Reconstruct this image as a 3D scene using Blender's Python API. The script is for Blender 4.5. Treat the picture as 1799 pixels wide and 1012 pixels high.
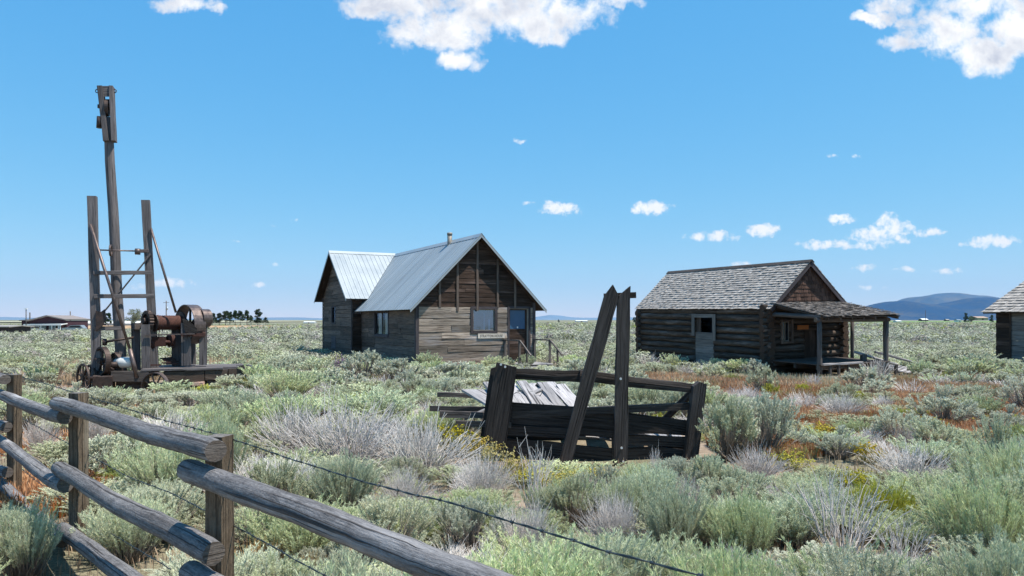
import bpy, math, random
import numpy as np
from mathutils import Vector
R = math.radians
sc = bpy.context.scene
for o in list(bpy.data.objects): bpy.data.objects.remove(o)

# ------------------------------------------------------------------ camera, world, sun, exposure
FPX, HZ, CX, EYE = 1300.0, 562.0, 899.5, 1.9
cam = bpy.data.cameras.new('camera'); co = bpy.data.objects.new('camera', cam); sc.collection.objects.link(co)
co.location = (0, 0, EYE); co.rotation_euler = (R(90), 0, 0)
cam.sensor_width = 36; cam.lens = 36*FPX/1799; cam.shift_y = (HZ-506)/1799
cam.clip_start = 0.05; cam.clip_end = 90000
sc.camera = co
SUN_EL = 65.0; SUN_DIR = Vector((0.97, -0.24, 0)).normalized()
sd = Vector((SUN_DIR.x*math.cos(R(SUN_EL)), SUN_DIR.y*math.cos(R(SUN_EL)), math.sin(R(SUN_EL))))
sl = bpy.data.lights.new('sun', 'SUN'); so_ = bpy.data.objects.new('sun', sl); sc.collection.objects.link(so_)
sl.energy = 5.0; sl.angle = R(0.53); sl.color = (1.0, 0.93, 0.82)
so_.rotation_euler = sd.to_track_quat('Z', 'Y').to_euler(); so_.location = (0, 0, 50)
sc.view_settings.view_transform = 'Standard'; sc.view_settings.look = 'None'
sc.view_settings.exposure = 0.47; sc.view_settings.gamma = 1.0
w = bpy.data.worlds.new('World'); sc.world = w; w.use_nodes = True
WT = w.node_tree; WT.nodes.clear()

class NT:
    """small node-building helper"""
    def __init__(s, t): s.t = t
    def n(s, ty, **k):
        x = s.t.nodes.new(ty)
        for a, b in k.items(): setattr(x, a, b)
        return x
    def put(s, sock, v):
        if isinstance(v, bpy.types.NodeSocket): s.t.links.new(v, sock)
        elif v is not None:
            try: sock.default_value = v
            except Exception: sock.default_value = (v, v, v)
    def m(s, op, a, b=None, c=None, clamp=False):
        x = s.n('ShaderNodeMath', operation=op, use_clamp=clamp)
        s.put(x.inputs[0], a)
        if b is not None: s.put(x.inputs[1], b)
        if c is not None: s.put(x.inputs[2], c)
        return x.outputs[0]
    def mix(s, f, a, b, bl='MIX'):
        x = s.n('ShaderNodeMix', data_type='RGBA', blend_type=bl); x.clamp_factor = True
        s.put(x.inputs[0], f); s.put(x.inputs[6], a if isinstance(a, bpy.types.NodeSocket) else (*a, 1)[:4]); s.put(x.inputs[7], b if isinstance(b, bpy.types.NodeSocket) else (*b, 1)[:4])
        return x.outputs[2]
    def noise(s, vec, scale, det=4, rough=.55, dist=0, out=0):
        x = s.n('ShaderNodeTexNoise'); s.put(x.inputs['Vector'], vec); x.inputs['Scale'].default_value = scale
        x.inputs['Detail'].default_value = det; x.inputs['Roughness'].default_value = rough; x.inputs['Distortion'].default_value = dist
        return x.outputs[out]
    def mapr(s, v, a, b, c=0, d=1, smooth=False):
        x = s.n('ShaderNodeMapRange'); x.interpolation_type = 'SMOOTHSTEP' if smooth else 'LINEAR'; x.clamp = True
        s.put(x.inputs[0], v)
        for i, q in enumerate((a, b, c, d)): s.put(x.inputs[i+1], q)
        return x.outputs[0]
    def vscale(s, v, sx, sy, sz=1):
        x = s.n('ShaderNodeMapping'); s.put(x.inputs[0], v); x.inputs['Scale'].default_value = (sx, sy, sz); return x.outputs[0]
    def sep(s, v):
        x = s.n('ShaderNodeSeparateXYZ'); s.put(x.inputs[0], v); return x.outputs
    def comb(s, a, b, c=0):
        x = s.n('ShaderNodeCombineXYZ'); s.put(x.inputs[0], a); s.put(x.inputs[1], b); s.put(x.inputs[2], c); return x.outputs[0]
    def bump(s, h, st, dist=.01):
        x = s.n('ShaderNodeBump'); x.inputs['Strength'].default_value = st; x.inputs['Distance'].default_value = dist; s.put(x.inputs['Height'], h); return x.outputs[0]

N = NT(WT)
sky = N.n('ShaderNodeTexSky', sky_type='NISHITA', sun_disc=False, sun_elevation=R(SUN_EL), sun_rotation=math.atan2(SUN_DIR.x, SUN_DIR.y))
sky.altitude = 1300; sky.air_density = 1.0; sky.dust_density = 0.0; sky.ozone_density = 3.0
# the camera's colour response to the sky: one curve per channel, the same in every direction
sr_, sg_, sb_ = N.sep(sky.outputs[0])
def chan(x, ref, outv, g_): return N.m('MULTIPLY', N.m('POWER', N.m('MULTIPLY', x, .15/ref), g_), outv/.15)
skyc = N.comb(chan(sr_, .125, .056, 1.02), chan(sg_, .266, .290, .48), chan(sb_, .552, .610, .20))
bg = N.n('ShaderNodeBackground'); N.put(bg.inputs[0], skyc); bg.inputs[1].default_value = 0.15
tc = N.n('ShaderNodeTexCoord')
X, Y, Z = N.sep(tc.outputs['Generated'])
yy = N.m('MAXIMUM', Y, 0.02)
U = N.m('DIVIDE', X, yy); V = N.m('DIVIDE', Z, yy)
# clouds: centre and radii in the plane one unit ahead, given in photo pixels / 1300
CL = [(850,-18,235,78,1),(700,-10,110,52,1),(790,52,95,50,1),(905,36,140,52,1),(1010,20,85,48,1),(800,106,48,20,1),(640,10,50,26,1),(735,60,62,36,1),(1070,-12,80,24,1),(1250,-60,240,44,1),
      (320,8,72,18,.8),(370,16,34,12,.6),(280,6,40,16,.5),(1700,-5,130,58,1),(1655,45,85,52,1),(1535,32,50,16,.9),(1600,75,72,22,.8),(1740,95,70,44,1),(1790,55,90,70,1),(1580,10,60,30,.8),
      (985,366,44,15,.9),(975,357,26,9,.7),(1147,365,36,16,1),(1130,359,20,9,.8),(1250,415,58,12,.8),(1262,408,26,9,.7),(1340,404,32,15,.95),(1475,384,38,12,.9),(1562,390,24,20,.9),(1568,402,52,16,.9),
      (1455,430,60,12,.9),(1540,418,66,17,.9),(1625,408,40,10,.8),(1510,432,40,10,.7),(1745,424,48,15,.9),(1718,430,46,8,.7),(1520,470,28,9,.7),(1590,474,26,7,.7),(1665,477,40,8,.7),(1305,467,26,7,.7),
      (300,497,46,13,.75),(250,505,42,10,.5),(455,501,22,7,.6),(486,466,14,5,.4),(513,385,14,5,.4),(415,424,14,4,.3),(912,248,20,8,.4),(1460,277,18,6,.5),(1506,274,15,5,.45),(925,358,18,6,.45),(115,458,22,4,.3),(1530,505,34,8,.5),(478,397,14,4,.3)]
cv = N.comb(U, V, 0)
nz = N.noise(cv, 15, 9, .62, .25)
nzf = N.noise(cv, 70, 6, .6)
wx = N.m('MULTIPLY', N.m('SUBTRACT', N.noise(cv, 22, 3, .6), .5), .055)
wy = N.m('MULTIPLY', N.m('SUBTRACT', N.noise(N.vscale(cv, 1.3, 1.1), 27, 3, .6), .5), .035)
big = None; small = None
for i, (cx, cy, rx, ry, a) in enumerate(CL):
    isbig = i < 20
    k = 1.0 if isbig else .30
    du = N.m('MULTIPLY', N.m('ADD', N.m('SUBTRACT', U, (cx-CX)/FPX), N.m('MULTIPLY', wx, k)), FPX/rx)
    dv = N.m('MULTIPLY', N.m('ADD', N.m('SUBTRACT', V, (HZ-cy)/FPX), N.m('MULTIPLY', wy, k)), FPX/ry)
    q = N.m('SUBTRACT', a, N.m('MULTIPLY_ADD', du, du, N.m('MULTIPLY', dv, dv)))
    q = N.m('MAXIMUM', q, -2)
    if isbig: big = q if big is None else N.m('MAXIMUM', big, q)
    else: small = q if small is None else N.m('MAXIMUM', small, q)
db = N.m('ADD', big, N.m('MULTIPLY', N.m('SUBTRACT', nz, .52), 3.4)); db = N.m('ADD', db, N.m('MULTIPLY', N.m('SUBTRACT', nzf, .5), 1.0))
ds = N.m('ADD', small, N.m('MULTIPLY', N.m('SUBTRACT', nzf, .53), 3.6))
al = N.m('MAXIMUM', N.mapr(db, -.1, .95, 0, 1, True), N.mapr(ds, -.1, 1.0, 0, .95, True))
front = N.m('GREATER_THAN', Y, .05)
al = N.m('MULTIPLY', al, front)
cvo = N.comb(N.m('ADD', U, .010), N.m('ADD', V, .022), 0)
rel = N.m('SUBTRACT', nz, N.noise(cvo, 15, 9, .62, .25))
body = N.noise(cv, 9, 5, .55)
shade = N.m('ADD', N.mapr(body, .38, .62, 0, .70), N.m('MULTIPLY', rel, 2.6))
shade = N.m('MULTIPLY', shade, N.mapr(N.m('MAXIMUM', big, -.5), -.1, .8, .25, 1))
ccol = N.mix(N.m('SUBTRACT', 1, shade, clamp=True), (.56, .60, .70), (1.0, 1.0, 1.0))
bgc = N.n('ShaderNodeBackground'); N.put(bgc.inputs[0], ccol); bgc.inputs[1].default_value = 0.80
ms = N.n('ShaderNodeMixShader'); N.put(ms.inputs[0], al); WT.links.new(bg.outputs[0], ms.inputs[1]); WT.links.new(bgc.outputs[0], ms.inputs[2])
wo = N.n('ShaderNodeOutputWorld'); WT.links.new(ms.outputs[0], wo.inputs[0])
sc.cycles.use_denoising = True
sc.cycles.max_bounces = 6; sc.cycles.diffuse_bounces = 3; sc.cycles.glossy_bounces = 3; sc.cycles.transmission_bounces = 4
sc.cycles.transparent_max_bounces = 8; sc.cycles.volume_bounces = 0
sc.cycles.sample_clamp_indirect = 6.0

# ------------------------------------------------------------------ geometry helpers
def at(px, py, Yd): return Vector(((px-CX)*Yd/FPX, Yd, EYE+(HZ-py)*Yd/FPX))
def gpt(px, py): Yd = EYE*FPX/(py-HZ); return ((px-CX)*Yd/FPX, Yd)
def proj(x, y, z=0): return CX+FPX*x/y, HZ-(z-EYE)*FPX/y
class Frame:
    def __init__(s, x, y, yaw, tilt=0, roll=0, z=0):
        c = Vector((math.cos(yaw), math.sin(yaw), 0)); d = Vector((-math.sin(yaw)*math.cos(tilt), math.cos(yaw)*math.cos(tilt), math.sin(tilt)))
        up = c.cross(d); c2 = c*math.cos(roll)+up*math.sin(roll); up = up*math.cos(roll)-c*math.sin(roll)
        s.o = Vector((x, y, z)); s.c = c2; s.d = d; s.up = up
    def __call__(s, u, v, w): return s.o+s.c*u+s.d*v+s.up*w
    def inv(s, p): q = Vector(p)-s.o; return Vector((q.dot(s.c), q.dot(s.d), q.dot(s.up)))
    def hit(s, px, py, axis, val):
        """local (u,v,w) where the sight line of a measured point meets the local plane axis=val"""
        n = (s.c, s.d, s.up)[axis]; e = Vector((0, 0, EYE)); r = Vector(((px-CX)/FPX, 1, (HZ-py)/FPX))
        t = (val-(e-s.o).dot(n))/r.dot(n)
        return s.inv(e+r*t)
rng = random.Random(7)
ORG = {}
def zg(x, y):
    x = np.asarray(x, float); y = np.asarray(y, float)
    z = .05*np.sin(x*.55+1.3)*np.sin(y*.42+.4)+.03*np.sin(x*1.3+y*.9)+.025*np.sin(y*1.7-x*.6)
    f1 = np.clip((y-60)/120, 0, 1); f2 = np.clip((-x-30)/70, 0, 1)
    z = z - 1.0*f1*f1*(3-2*f1)*f2*f2*(3-2*f2)
    z = z-.17*np.exp(-((x+10.3)/3.4)**2-((y-20.6)/2.6)**2)
    return z

class MB:
    def __init__(s, seed=None): s.v = []; s.f = []; s.uv = []; s.rn = []; s.sm = []; s.r = random.Random(seed if seed is not None else rng.random())
    def quad(s, idx, uvs, rn, smooth=False):
        s.f.append(idx); s.uv.append(uvs); s.rn.append(rn); s.sm.append(smooth)
    def sweep(s, path, sec, up=Vector((0, 0, 1)), scale=None, jit=0.0, smooth=False, cap=True, closed=False, tone=None):
        """sec: list of (a,b) offsets; a along side, b along up-ish"""
        path = [Vector(p) for p in path]; n = len(path); m = len(sec); b0 = len(s.v)
        uo, vo = s.r.random()*50, s.r.random()*50; rr = s.r.random() if tone is None else tone
        per = [0]
        for j in range(m): per.append(per[-1]+math.dist(sec[j], sec[(j+1) % m]))
        L = [0]
        for i in range(1, n): L.append(L[-1]+(path[i]-path[i-1]).length)
        for i in range(n):
            t = (path[min(i+1, n-1)]-path[max(i-1, 0)]) if not closed else (path[(i+1) % n]-path[(i-1) % n])
            t.normalize(); side = t.cross(up)
            if side.length < 1e-4: side = t.cross(Vector((1, 0, 0)))
            side.normalize(); u2 = side.cross(t).normalized(); k = scale[i] if scale else 1.0
            for (a, b) in sec:
                ja = s.r.uniform(-jit, jit); jb = s.r.uniform(-jit, jit)
                s.v.append(path[i]+side*(a*k+ja)+u2*(b*k+jb))
        rg = n if closed else n-1
        for i in range(rg):
            i2 = (i+1) % n; l1 = L[i+1] if i+1 < n else L[i]+.1
            for j in range(m):
                j2 = (j+1) % m
                s.quad((b0+i*m+j, b0+i*m+j2, b0+i2*m+j2, b0+i2*m+j), ((L[i]+uo, per[j]+vo), (L[i]+uo, per[j+1]+vo), (l1+uo, per[j+1]+vo), (l1+uo, per[j]+vo)), (rr, 0), smooth)
        if cap and not closed:
            for i, rev in ((0, True), (n-1, False)):
                ids = [b0+i*m+j for j in range(m)]; uv = [(sec[j][0]+uo, sec[j][1]+vo) for j in range(m)]
                if rev: ids.reverse(); uv.reverse()
                s.quad(tuple(ids), tuple(uv), (rr, 1))
    def pole(s, path, r, n=10, jit=0.0, up=Vector((0, 0, 1)), smooth=True, rs=None, irr=.06, tone=None, cap=True):
        sec = [(r*(1+s.r.uniform(-irr, irr))*math.cos(2*math.pi*k/n), r*(1+s.r.uniform(-irr, irr))*math.sin(2*math.pi*k/n)) for k in range(n)]
        s.sweep(path, sec, up, rs, jit, smooth, tone=tone, cap=cap)
    def beam(s, p0, p1, w, t, up=Vector((0, 0, 1)), seg=1, jit=0.0, ch=.0, bend=0.0, tone=None):
        """w across, t along up"""
        p0 = Vector(p0); p1 = Vector(p1); a, b = w/2, t/2; c = ch
        sec = [(-a+c, -b), (a-c, -b), (a, -b+c), (a, b-c), (a-c, b), (-a+c, b), (-a, b-c), (-a, -b+c)] if c > 0 else [(-a, -b), (a, -b), (a, b), (-a, b)]
        path = []
        bx = Vector((s.r.uniform(-1, 1), s.r.uniform(-1, 1), s.r.uniform(-1, 1)))*bend
        for i in range(seg+1):
            f = i/seg; path.append(p0.lerp(p1, f)+bx*math.sin(f*math.pi))
        s.sweep(path, sec, up, None, jit, tone=tone)
    def hexa(s, A, B, tone=None, end=True):
        """A,B: 4 corner lists of the two cross sections"""
        b0 = len(s.v); s.v += [Vector(p) for p in A]+[Vector(p) for p in B]
        uo, vo = s.r.random()*50, s.r.random()*50; rr = s.r.random() if tone is None else tone
        L = (Vector(B[0])-Vector(A[0])).length; per = [0]
        for j in range(4): per.append(per[-1]+(Vector(A[(j+1) % 4])-Vector(A[j])).length)
        for j in range(4):
            j2 = (j+1) % 4
            s.quad((b0+j, b0+j2, b0+4+j2, b0+4+j), ((uo, vo+per[j]), (uo, vo+per[j+1]), (uo+L, vo+per[j+1]), (uo+L, vo+per[j])), (rr, 0))
        s.quad((b0+3, b0+2, b0+1, b0), tuple((uo+.01*i, vo+.02*i) for i in range(4)), (rr, 1))
        s.quad((b0+4, b0+5, b0+6, b0+7), tuple((uo+.01*i, vo+.02*i) for i in range(4)), (rr, 1))
    def poly(s, pts, tone=None):
        b0 = len(s.v); s.v += [Vector(p) for p in pts]; rr = s.r.random() if tone is None else tone
        s.quad(tuple(range(b0, b0+len(pts))), tuple((p[0], p[1]) for p in pts), (rr, 0))
    def slab(s, pts, n, t, tone=None):
        """polygon pts thickened by t along -n"""
        pts = [Vector(p) for p in pts]; k = len(pts); b0 = len(s.v); n = Vector(n).normalized()
        s.v += pts+[p-n*t for p in pts]; rr = s.r.random() if tone is None else tone
        a = (pts[1]-pts[0]).normalized(); b = n.cross(a)
        uv = [((p-pts[0]).dot(a), (p-pts[0]).dot(b)) for p in pts]
        s.quad(tuple(range(b0, b0+k)), tuple(uv), (rr, 0)); s.quad(tuple(range(b0+2*k-1, b0+k-1, -1)), tuple(reversed(uv)), (rr, 0))
        for i in range(k):
            j = (i+1) % k; s.quad((b0+i, b0+k+i, b0+k+j, b0+j), (uv[i], uv[i], uv[j], uv[j]), (rr, 0))
    def ring(s, c, axis, ro, ri, wd, n=28, tone=None, teeth=0, th=.0):
        """flat-rimmed wheel band"""
        c = Vector(c); ax = Vector(axis).normalized(); a = ax.cross(Vector((0, 0, 1))).normalized(); b = a.cross(ax)
        path = []; b0 = len(s.v); rr = s.r.random() if tone is None else tone
        for i in range(n):
            an = 2*math.pi*i/n; r2 = ro+(th if teeth and i % 2 else 0); d = a*math.cos(an)+b*math.sin(an)
            s.v += [c+d*ri-ax*wd/2, c+d*r2-ax*wd/2, c+d*r2+ax*wd/2, c+d*ri+ax*wd/2]
        for i in range(n):
            i2 = (i+1) % n
            for j in range(4):
                j2 = (j+1) % 4
                s.quad((b0+i*4+j, b0+i2*4+j, b0+i2*4+j2, b0+i*4+j2), tuple((i*.1+q*.05, j*.1) for q in range(4)), (rr, 0), False)
    def build(s, name, mat, parent=None, origin=None):
        if origin is None: origin = ORG.get(parent.name) if parent is not None else Vector((0, 0, 0))
        me = bpy.data.meshes.new(name)
        me.from_pydata([tuple(p-origin) for p in s.v], [], s.f)
        u1 = me.uv_layers.new(name='UVMap'); u2 = me.uv_layers.new(name='rnd')
        a = []; b = []
        for uvs, rn, f in zip(s.uv, s.rn, s.f):
            for q in uvs: a += [q[0], q[1]]; b += [rn[0], rn[1]]
        u1.data.foreach_set('uv', a); u2.data.foreach_set('uv', b)
        me.polygons.foreach_set('use_smooth', s.sm)
        me.materials.append(mat); me.update()
        o = bpy.data.objects.new(name, me); sc.collection.objects.link(o)
        if parent is not None: o.parent = parent
        else: o.location = origin
        ORG[o.name] = origin
        return o
def tag(o, label, cat=None, group=None, kind=None):
    if label: o['label'] = label
    if cat: o['category'] = cat
    if group: o['group'] = group
    if kind: o['kind'] = kind
    return o
def empty(name, loc, label, cat, group=None):
    o = bpy.data.objects.new(name, None); sc.collection.objects.link(o); o.location = loc; o.empty_display_size = .2
    ORG[o.name] = Vector(loc); return tag(o, label, cat, group)

# ------------------------------------------------------------------ materials
def mat(name):
    m = bpy.data.materials.new(name); m.use_nodes = True; t = m.node_tree; t.nodes.clear(); n = NT(t)
    out = n.n('ShaderNodeOutputMaterial'); bs = n.n('ShaderNodeBsdfPrincipled'); t.links.new(bs.outputs[0], out.inputs[0])
    return m, n, bs, out
def wood(name, ca, cb, crack=.5, rough=.85, bump=.6, grain=45, tonevar=.45, end=None, stain=None, spec=.25, fleck=0):
    m, n, bs, out = mat(name)
    uv = n.n('ShaderNodeUVMap', uv_map='UVMap').outputs[0]; rn = n.n('ShaderNodeUVMap', uv_map='rnd').outputs[0]
    r = n.sep(rn)
    g = n.noise(n.vscale(uv, 1.6, grain), 1.0, 8, .68, .3)
    g2 = n.noise(n.vscale(uv, 3.0, grain*2.6), 1.0, 6, .7)
    big_ = n.noise(n.vscale(uv, .7, 4.0), 1.0, 4, .6)
    cr = n.noise(n.vscale(uv, .8, grain*1.5), 1.0, 2, .45, .5)
    f = n.m('ADD', n.m('MULTIPLY', g, .6), n.m('MULTIPLY', g2, .4))
    col = n.mix(n.mapr(f, .35, .65), ca, cb)
    if fleck:
        fk = n.noise(n.vscale(uv, 9, 34), 1.0, 6, .72); fk2 = n.noise(n.vscale(uv, 30, 90), 1.0, 4, .7)
        col = n.mix(n.mapr(n.m('ADD', n.m('MULTIPLY', fk, .6), n.m('MULTIPLY', fk2, .4)), .40, .58, fleck, 0), col, tuple(x*.42 for x in ca)); f = n.m('ADD', f, n.m('MULTIPLY', fk2, .5))
    if stain: col = n.mix(n.mapr(big_, .52, .68, 0, .8), col, stain)
    tone = n.mapr(r[0], 0, 1, 1-tonevar, 1+tonevar)
    tone = n.m('MULTIPLY', tone, n.mapr(big_, .3, .7, .72, 1.22))
    col = n.mix(1.0, col, n.comb(tone, tone, tone), 'MULTIPLY')
    ck = n.mapr(cr, .60, .64, 0, crack)
    col = n.mix(ck, col, (ca[0]*.18, ca[1]*.16, ca[2]*.15))
    if end: col = n.mix(n.m('MULTIPLY', r[1], .8), col, n.mix(n.mapr(n.noise(uv, 45, 5, .7), .35, .65), end, (end[0]*.45, end[1]*.42, end[2]*.4)))
    n.put(bs.inputs['Base Color'], col); bs.inputs['Roughness'].default_value = rough; bs.inputs['Specular IOR Level'].default_value = spec
    h = n.m('SUBTRACT', f, n.m('MULTIPLY', ck, .9))
    n.put(bs.inputs['Normal'], n.bump(h, bump, .012))
    return m
def metal(name, ca, cb, metallic=.6, rough=.5, scale=8, bump=.15):
    m, n, bs, out = mat(name); tcn = n.n('ShaderNodeTexCoord').outputs['Object']
    a = n.noise(tcn, scale, 8, .65); b = n.noise(tcn, scale*7, 4, .6)
    n.put(bs.inputs['Base Color'], n.mix(n.mapr(n.m('ADD', n.m('MULTIPLY', a, .7), n.m('MULTIPLY', b, .3)), .38, .62), ca, cb))
    bs.inputs['Metallic'].default_value = metallic; n.put(bs.inputs['Roughness'], n.mapr(a, .3, .7, rough-.1, rough+.15))
    n.put(bs.inputs['Normal'], n.bump(b, bump, .01)); return m
def plain(name, c, rough=.7, metallic=0, var=.15, scale=5):
    m, n, bs, out = mat(name); tcn = n.n('ShaderNodeTexCoord').outputs['Object']
    a = n.noise(tcn, scale, 5, .6)
    n.put(bs.inputs['Base Color'], n.mix(n.mapr(a, .3, .7), tuple(x*(1-var) for x in c), tuple(min(1, x*(1+var)) for x in c)))
    bs.inputs['Roughness'].default_value = rough; bs.inputs['Metallic'].default_value = metallic; return m
def leaf(name, ca, cb, cbase=None, trans=.25, objvar=.25, hue=.03):
    """thin foliage: tone attribute along the twig, per-object variation"""
    m, n, bs, out = mat(name); t = m.node_tree; t.nodes.remove(bs)
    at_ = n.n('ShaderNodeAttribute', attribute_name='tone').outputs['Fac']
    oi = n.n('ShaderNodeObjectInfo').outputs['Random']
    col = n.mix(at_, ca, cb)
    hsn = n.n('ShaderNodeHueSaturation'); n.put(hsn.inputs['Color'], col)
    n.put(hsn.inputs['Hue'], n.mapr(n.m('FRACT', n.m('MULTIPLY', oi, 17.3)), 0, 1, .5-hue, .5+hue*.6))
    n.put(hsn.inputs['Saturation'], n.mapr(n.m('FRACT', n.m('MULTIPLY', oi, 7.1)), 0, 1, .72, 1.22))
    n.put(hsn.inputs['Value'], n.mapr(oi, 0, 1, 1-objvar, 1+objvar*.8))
    d = n.n('ShaderNodeBsdfDiffuse'); n.put(d.inputs[0], hsn.outputs[0])
    if trans > 0:
        tr = n.n('ShaderNodeBsdfTranslucent'); n.put(tr.inputs[0], hsn.outputs[0])
        mx = n.n('ShaderNodeMixShader'); mx.inputs[0].default_value = trans
        t.links.new(d.outputs[0], mx.inputs[1]); t.links.new(tr.outputs[0], mx.inputs[2]); t.links.new(mx.outputs[0], out.inputs[0])
    else: t.links.new(d.outputs[0], out.inputs[0])
    return m
M = {}
M['fence_rail'] = wood('weathered rail wood', (.16,.15,.152), (.33,.32,.32), .75, bump=.9, grain=50, tonevar=.12, end=(.13,.105,.085), stain=(.36,.35,.35), fleck=.75)  # end grain darkened to carry the shade on the rail ends
M['fence_post'] = wood('brown post wood', (.085,.06,.04), (.24,.18,.125), .7, bump=.9, grain=60, tonevar=.1, end=(.24,.23,.22), stain=(.20,.17,.13), fleck=.6)
M['front_board'] = wood('grey brown wall boards', (.14,.106,.085), (.47,.39,.32), .95, bump=1.0, grain=30, tonevar=.42, stain=(.26,.25,.26))
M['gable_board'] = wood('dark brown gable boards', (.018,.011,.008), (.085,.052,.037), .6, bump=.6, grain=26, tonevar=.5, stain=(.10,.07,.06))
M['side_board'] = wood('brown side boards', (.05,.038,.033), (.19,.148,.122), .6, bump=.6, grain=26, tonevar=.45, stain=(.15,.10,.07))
M['trim'] = wood('dark trim wood', (.035,.03,.035), (.11,.095,.10), .5, bump=.5, grain=40, tonevar=.25)
M['trim_light'] = wood('pale trim wood', (.22,.19,.16), (.42,.38,.33), .5, bump=.5, grain=40, tonevar=.15)
M['log'] = wood('dark cabin logs', (.028,.02,.016), (.115,.085,.065), .8, bump=1.0, grain=18, tonevar=.3, end=(.10,.06,.04), stain=(.15,.125,.11))
M['door_grey'] = wood('grey door planks', (.12,.11,.10), (.27,.25,.23), .6, bump=.6, grain=30, tonevar=.15)
M['shingle'] = wood('silver grey shingles', (.27,.24,.21), (.52,.475,.43), .4, bump=.6, grain=26, tonevar=.22)
M['shingle_brown'] = wood('brown gable shingles', (.04,.022,.016), (.13,.075,.055), .5, bump=.7, grain=26, tonevar=.4)
M['shingle_old'] = wood('old curled shakes', (.10,.085,.075), (.34,.30,.27), .6, bump=.8, grain=26, tonevar=.5)
M['porch_post'] = wood('grey brown porch posts', (.05,.042,.038), (.17,.15,.14), .6, bump=.6, grain=30, tonevar=.2, end=(.2,.14,.09))
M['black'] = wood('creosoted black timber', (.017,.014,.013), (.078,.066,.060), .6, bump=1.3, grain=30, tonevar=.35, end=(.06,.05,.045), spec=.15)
M['plank_grey'] = wood('silver grey planks', (.20,.19,.195), (.47,.45,.45), .8, bump=.9, grain=24, tonevar=.3)
M['rig_timber'] = wood('grey rig timber', (.06,.053,.056), (.20,.18,.178), .65, bump=.8, grain=26, tonevar=.22, end=(.16,.12,.10))
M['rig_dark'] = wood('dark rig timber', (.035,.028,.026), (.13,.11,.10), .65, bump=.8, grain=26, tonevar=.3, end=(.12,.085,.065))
M['rust'] = metal('rusty iron', (.07,.028,.02), (.05,.02,.016), .25, .75, 14)
M['rope'] = metal('rusty cable', (.115,.042,.028), (.045,.02,.016), .1, .85, 22, .6)
M['iron'] = metal('dark iron', (.03,.022,.02), (.085,.055,.045), .45, .55, 10)
M['iron_brown'] = metal('brown worn iron', (.085,.062,.058), (.19,.145,.13), .55, .42, 9)
M['roof_metal'] = metal('galvanised sheet', (.30,.34,.365), (.35,.39,.415), .25, .5, 1.2, .03)
def roof_main():
    m, n, bs, out = mat('galvanised sheet with dull panels'); uv = n.n('ShaderNodeUVMap', uv_map='UVMap').outputs[0]
    a = n.noise(n.vscale(uv, .12, 1.1), 1.0, 1, .5); c = n.noise(n.vscale(uv, 1.2, 9), 1.0, 6, .65); d = n.noise(uv, 1.3, 5, .6)
    col = n.mix(n.mapr(a, .35, .65), (.27,.31,.335), (.40,.445,.47)); col = n.mix(n.mapr(c, .5, .72, 0, .35), col, (.22,.24,.25)); col = n.mix(n.mapr(d, .60, .72, 0, .22), col, (.22,.15,.11))
    n.put(bs.inputs['Base Color'], col); bs.inputs['Metallic'].default_value = .25; n.put(bs.inputs['Roughness'], n.mapr(d, .3, .7, .4, .62)); n.put(bs.inputs['Normal'], n.bump(d, .12, .05)); return m
M['roof_main'] = roof_main()
M['flue'] = metal('weathered flue', (.2,.18,.15), (.32,.29,.25), .3, .6)
M['cream'] = plain('cream enamel', (.62,.62,.60), .5)
M['wire'] = metal('barbed wire steel', (.035,.05,.055), (.09,.11,.115), .5, .5, 30)
M['red_wall'] = plain('barn red boards', (.055,.018,.026), .8)
M['white'] = plain('white paint', (.72,.72,.70), .6, var=.06)
M['dark_wall'] = plain('dark far boards', (.05,.03,.028), .8)
M['grey_roof'] = plain('grey roofing', (.30,.28,.26), .8)
M['dark_inside'] = plain('painted interior gloom', (.008,.012,.022), .9)  # near-black colour holds the gloom of the unlit rooms
M['orange_sign'] = wood('orange varnished wood', (.36,.12,.035), (.62,.24,.08), .2, bump=.2, grain=30, tonevar=.02)
M['sign_wood'] = wood('pale sign wood', (.50,.44,.38), (.66,.61,.54), .25, bump=.3, grain=30, tonevar=.02)
M['letter'] = plain('burnt lettering', (.13,.085,.06), .8)
M['curtain'] = plain('faded curtain cloth', (.42,.43,.40), .9)
M['car_silver'] = plain('silver car paint', (.34,.37,.38), .3, .5)
M['car_dark'] = plain('dark car paint', (.035,.037,.045), .3, .4)
M['tyre'] = plain('tyre rubber', (.02,.02,.02), .9)
def glass(name, mixf, tint=(.04,.06,.1)):
    m, n, bs, out = mat(name); t = m.node_tree; t.nodes.remove(bs)
    g = n.n('ShaderNodeBsdfGlossy'); g.inputs['Roughness'].default_value = .06; g.inputs[0].default_value = (.55,.78,1,1)
    tr = n.n('ShaderNodeBsdfTransparent'); tr.inputs[0].default_value = (*tint, 1)
    mx = n.n('ShaderNodeMixShader'); mx.inputs[0].default_value = mixf
    tcn = n.n('ShaderNodeTexCoord').outputs['Object']; nb = n.bump(n.noise(tcn, 4, 2, .5), .08, .02); n.put(g.inputs['Normal'], nb)
    t.links.new(tr.outputs[0], mx.inputs[1]); t.links.new(g.outputs[0], mx.inputs[2]); t.links.new(mx.outputs[0], out.inputs[0]); return m
M['glass'] = glass('window glass', .24, (.30,.50,.80))
M['blue_glass'] = plain('door glass in reflected sky blue', (.035,.10,.19), .25, var=.05)  # sky's reflection in the door pane put into an even blue
M['glass_clear'] = glass('clear old glass', .15, (.85,.87,.88))

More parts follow.
